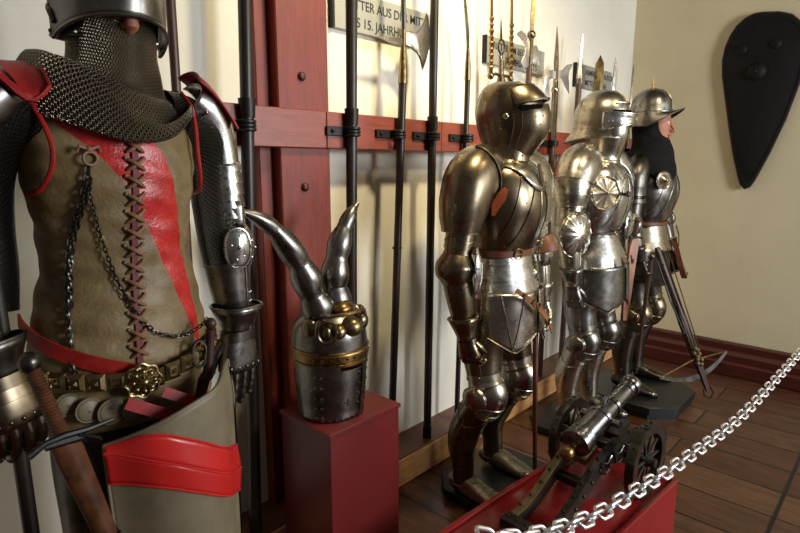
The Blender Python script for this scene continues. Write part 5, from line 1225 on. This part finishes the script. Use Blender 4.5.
# khaki hip plate with the red band
def hipz(s):   # top edge height
    return cr([(0.929,), (0.960,), (0.984,), (1.000,), (1.022,)], s)[0]
def hip(s, z):  # horizontal position and forward bulge
    x = -0.140+0.285*s+ (z-0.93)*(-0.03*(1-s)) + (0.0 if z < 0.95 else -0.30*(z-0.95)*max(0, s-0.6))
    y = cr([(-0.185,), (-0.238,), (-0.252,), (-0.235,), (-0.165,)], s)[0]
    return V((x, y, z))
zr = lambda s: cr([(0.918,), (0.893,), (0.852,), (0.803,), (0.758,)], s)[0]
zbt = lambda s: cr([(0.927,), (0.945,), (0.912,), (0.862,), (0.815,)], s)[0]
zbb = lambda s: cr([(0.851,), (0.836,), (0.797,), (0.748,), (0.700,)], s)[0]
def sheet(z0f, z1f, rows, off0, off1, cols=40):
    R_ = []
    for i in range(rows+1):
        u = i/rows; r = []
        for j in range(cols+1):
            s = j/cols; z = z0f(s)+(z1f(s)-z0f(s))*u; p = hip(s, z); n_ = V((-0.9*(s-0.5)*-1, -1, 0)).normalized(); r.append(p+V((0.8*(s-.5), -1, 0)).normalized()*(off0+(off1-off0)*u))
        R_.append(r)
    return R_
m = MB(); R_ = sheet(lambda s: max(hipz(s), zbt(s)), lambda s: 0.58-0.05*s, 30, 0.0, 0.0); m.grid(R_, False); m.wire(R_[0], 0.0035); m.wire([r[0] for r in R_], 0.0025); m.wire([r[-1] for r in R_], 0.003)
hp = m.build('hip_plate', 'khaki', F, solid=0.006, label='khaki leather covered hip plate')
m = MB(); Ra = sheet(zbt, zr, 5, 0.0035, 0.011); Rb_ = sheet(zr, zbb, 6, 0.011, 0.0045); m.grid(Ra, False); m.grid(Rb_, False); m.wire(Ra[-1], 0.0022); m.wire(Rb_[-1], 0.0018); m.wire(Ra[0], 0.0015)
m.build('red_band', 'red_lacquer', hp, solid=0.004, label='glossy red ridged band', smooth=20)
# legs below
for s in (-1, 1):
    lk = [(TC+s*0.085, 0.01, 0.93, .080, .090), (TC+s*0.092, 0.0, 0.82, .080, .088), (TC+s*0.10, -0.01, 0.66, .068, .075), (TC+s*0.105, -0.02, 0.52, .062, .072), (TC+s*0.108, 0.0, 0.38, .058, .062), (TC+s*0.11, 0.0, 0.22, .044, .048), (TC+s*0.11, -0.01, 0.08, .046, .055)]
    m = MB(); shell(m, lk, lin(0, 1, 24), 28); rimline(m, lk, .52, .003); m.build('leg_armor', 'steel_black', F)
    m = MB(); shell(m, [(TC+s*0.11, 0.05, 0.045, .03, .035), (TC+s*0.11, 0.0, 0.05, .045, .045), (TC+s*0.115, -0.09, 0.035, .045, .03), (TC+s*0.12, -0.17, 0.025, .02, .02)], lin(0, 1, 8), 20, cap=(True, True)); m.build('sabaton', 'steel_black', F)
# hanging chains on the breast
def chain_mesh(pts, r, L, wd, th, parent, name='breast_chain', mat='steel_black'):
    S = [V(cr(pts, i/600)) for i in range(601)]; acc = 0; m = MB(); k = 0
    for i in range(1, 601):
        acc += (S[i]-S[i-1]).length
        if acc >= L*0.74:
            acc = 0; d = (S[i]-S[i-1]).normalized(); n_ = V((0, -1, 0)) if k % 2 else V((1, 0, 0)); n_ = (n_-d*n_.dot(d)).normalized(); w_ = d.cross(n_)
            m.wire([S[i]+d*(math.cos(a)*L/2*(1 if abs(math.cos(a)) > .5 else 1.0))+w_*math.sin(a)*wd/2 for a in [2*PI*j/10 for j in range(10)]], th, True, 5); k += 1
    return m.build(name, mat, parent)
chain_mesh([tuple(yT(x, z, 0.012)) for x, z in ((-0.094, 1.452), (-0.112, 1.38), (-0.130, 1.30), (-0.142, 1.20), (-0.150, 1.10), (-0.150, 1.02))], 0, 0.017, 0.010, 0.0022, F)
chain_mesh([tuple(yT(x, z, 0.012)+V((0.006, 0, 0))) for x, z in ((-0.098, 1.43), (-0.118, 1.36), (-0.134, 1.28), (-0.146, 1.18))], 0, 0.017, 0.010, 0.0020, F)
chain_mesh([tuple(yT(x, z, 0.010)) for x, z in ((-0.100, 1.41), (-0.080, 1.30), (-0.058, 1.21), (-0.020, 1.130), (0.020, 1.098))]+[(0.060, -0.125, 1.088), (0.095, -0.135, 1.105), (0.108, -0.14, 1.122)], 0, 0.013, 0.007, 0.0015, F)
m = MB(); q = yT(-0.092, 1.462, 0.008); m.wire([q+V((0.012*math.cos(a), -0.002, 0.012*math.sin(a))) for a in [2*PI*i/14 for i in range(14)]], 0.003, True); m.ball(q+V((0, 0, 0.016)), 0.007, 8, 5)
for s in (-1, 1): m.wire([q+V((0, 0, 0.016)), q+V((s*0.016, 0.0, 0.022)), q+V((s*0.02, 0.004, 0.012))], 0.0035)
m.build('chain_hook', 'thong', F)
# dagger chained to the breast, sword on the hip, lance in the far hand
t = empty('dagger', (0.566, 1.105, 1.0), 0, 'dark red wooden grip of a dagger at the right end of the plaque belt', 'dagger')
m = MB(); m.wire([(-0.010, 0.0, -0.005), (-0.004, 0, 0.02), (0.0, 0, 0.06), (0.003, -0.002, 0.095)], [0.011, 0.010, 0.009, 0.011], False, 10); m.ball((0.004, -0.002, 0.108), 0.013, 10, 7); m.ball((-0.012, 0, -0.010), 0.016, 10, 6, (1, .8, .8)); m.build('grip', 'dark_leather', t)
m = MB(); m.strap([(-0.012, 0.01, -0.015), (-0.022, 0.035, -0.10), (-0.030, 0.05, -0.18)], (0.2, -1, 0), [.024, .02, .012], 0.012); m.build('scabbard', 'dark_leather', t)
m = MB(); m.wire([(-0.025+0.016*math.cos(a), 0.0, 0.045+0.030*math.sin(a)) for a in [2*PI*i/16 for i in range(16)]], 0.004, True); m.build('hanging_ring', 'steel_black', t)
t = empty('hand_and_half_sword', (0.238, 0.985, 1.012), 0, 'sword with ribbed grip and worn brown scabbard hanging from the belt at lower left', 'sword')
m = MB(); P = []; R = []
for i in range(41):
    u = i/40; P.append((-0.003-0.020*u, 0.035*u, 0.005+0.105*u)); R.append(0.0125-0.002*u+(0.0012 if i % 2 else -0.0006))
m.wire(P, R, False, 12); m.build('grip', 'worn_leather', t)
m = MB(); m.ball((-0.026, 0.038, 0.122), 0.017, 14, 8, (1, 1, 1.1)); m.build('pommel', 'steel_black', t)
m = MB(); m.wire([(-0.055, -0.02, -0.010), (-0.03, -0.018, 0.002), (0.0, -0.015, 0.004), (0.035, -0.014, 0.002), (0.075, -0.01, 0.004)], [0.007, 0.005, 0.006, 0.005, 0.003], False, 8)
m.wire([(-0.030, -0.012, -0.006), (0.03, -0.012, -0.008)], 0.008, False, 8); m.wire([(0.02, -0.02, 0.0), (0.045, -0.03, -0.012), (0.05, -0.02, -0.02), (0.03, -0.01, -0.02)], 0.003, True); m.build('crossguard', 'iron', t)
m = MB(); P = [(0.000, -0.005, -0.008), (0.012, 0.0, -0.06), (0.030, 0.005, -0.13), (0.050, 0.012, -0.21), (0.085, 0.02, -0.36), (0.13, 0.03, -0.56)]
pr_ = []
for i in range(25):
    u = i/24; p = V(cr(P, u)); w_ = cr([(.023,), (.023,), (.021,), (.019,), (.016,), (.008,)], u)[0]; pr_.append([p+V((w_*math.cos(a), 0.010*math.sin(a)*(1+.35*abs(math.sin(a))), 0)) for a in [2*PI*j/20 for j in range(20)]])
m.grid(pr_, True, 0, True, True); sc_ = m.build('scabbard', 'worn_leather', t)
m = MB()
for q in range(4):
    u = 0.62+0.035*q; a = V(cr(P, u)); b = V(cr(P, u+0.01)); m.strap([a-V((0, 0.002, 0)), b-V((0, .002, 0))], (0.1, -1, 0), 0.041, 0.024)
m.build('scabbard_binding', 'dark_leather', sc_)
t = empty('lance', (0.215, 1.165, 0.0), 0, 'dark lance shaft held in the gauntlet at the left edge', 'lance')
m = MB(); m.wire([(0.0, 0, 0), (-0.006, 0, 1.0), (-0.02, 0.02, 2.1)], [0.0135, 0.0135, 0.012], False, 12); m.build('shaft', 'pole_black', t)
m = MB(); m.wire([(0.0, 0, 0.0), (0, 0, 0.06)], 0.016, False, 10); m.build('butt_cap', 'iron', t)
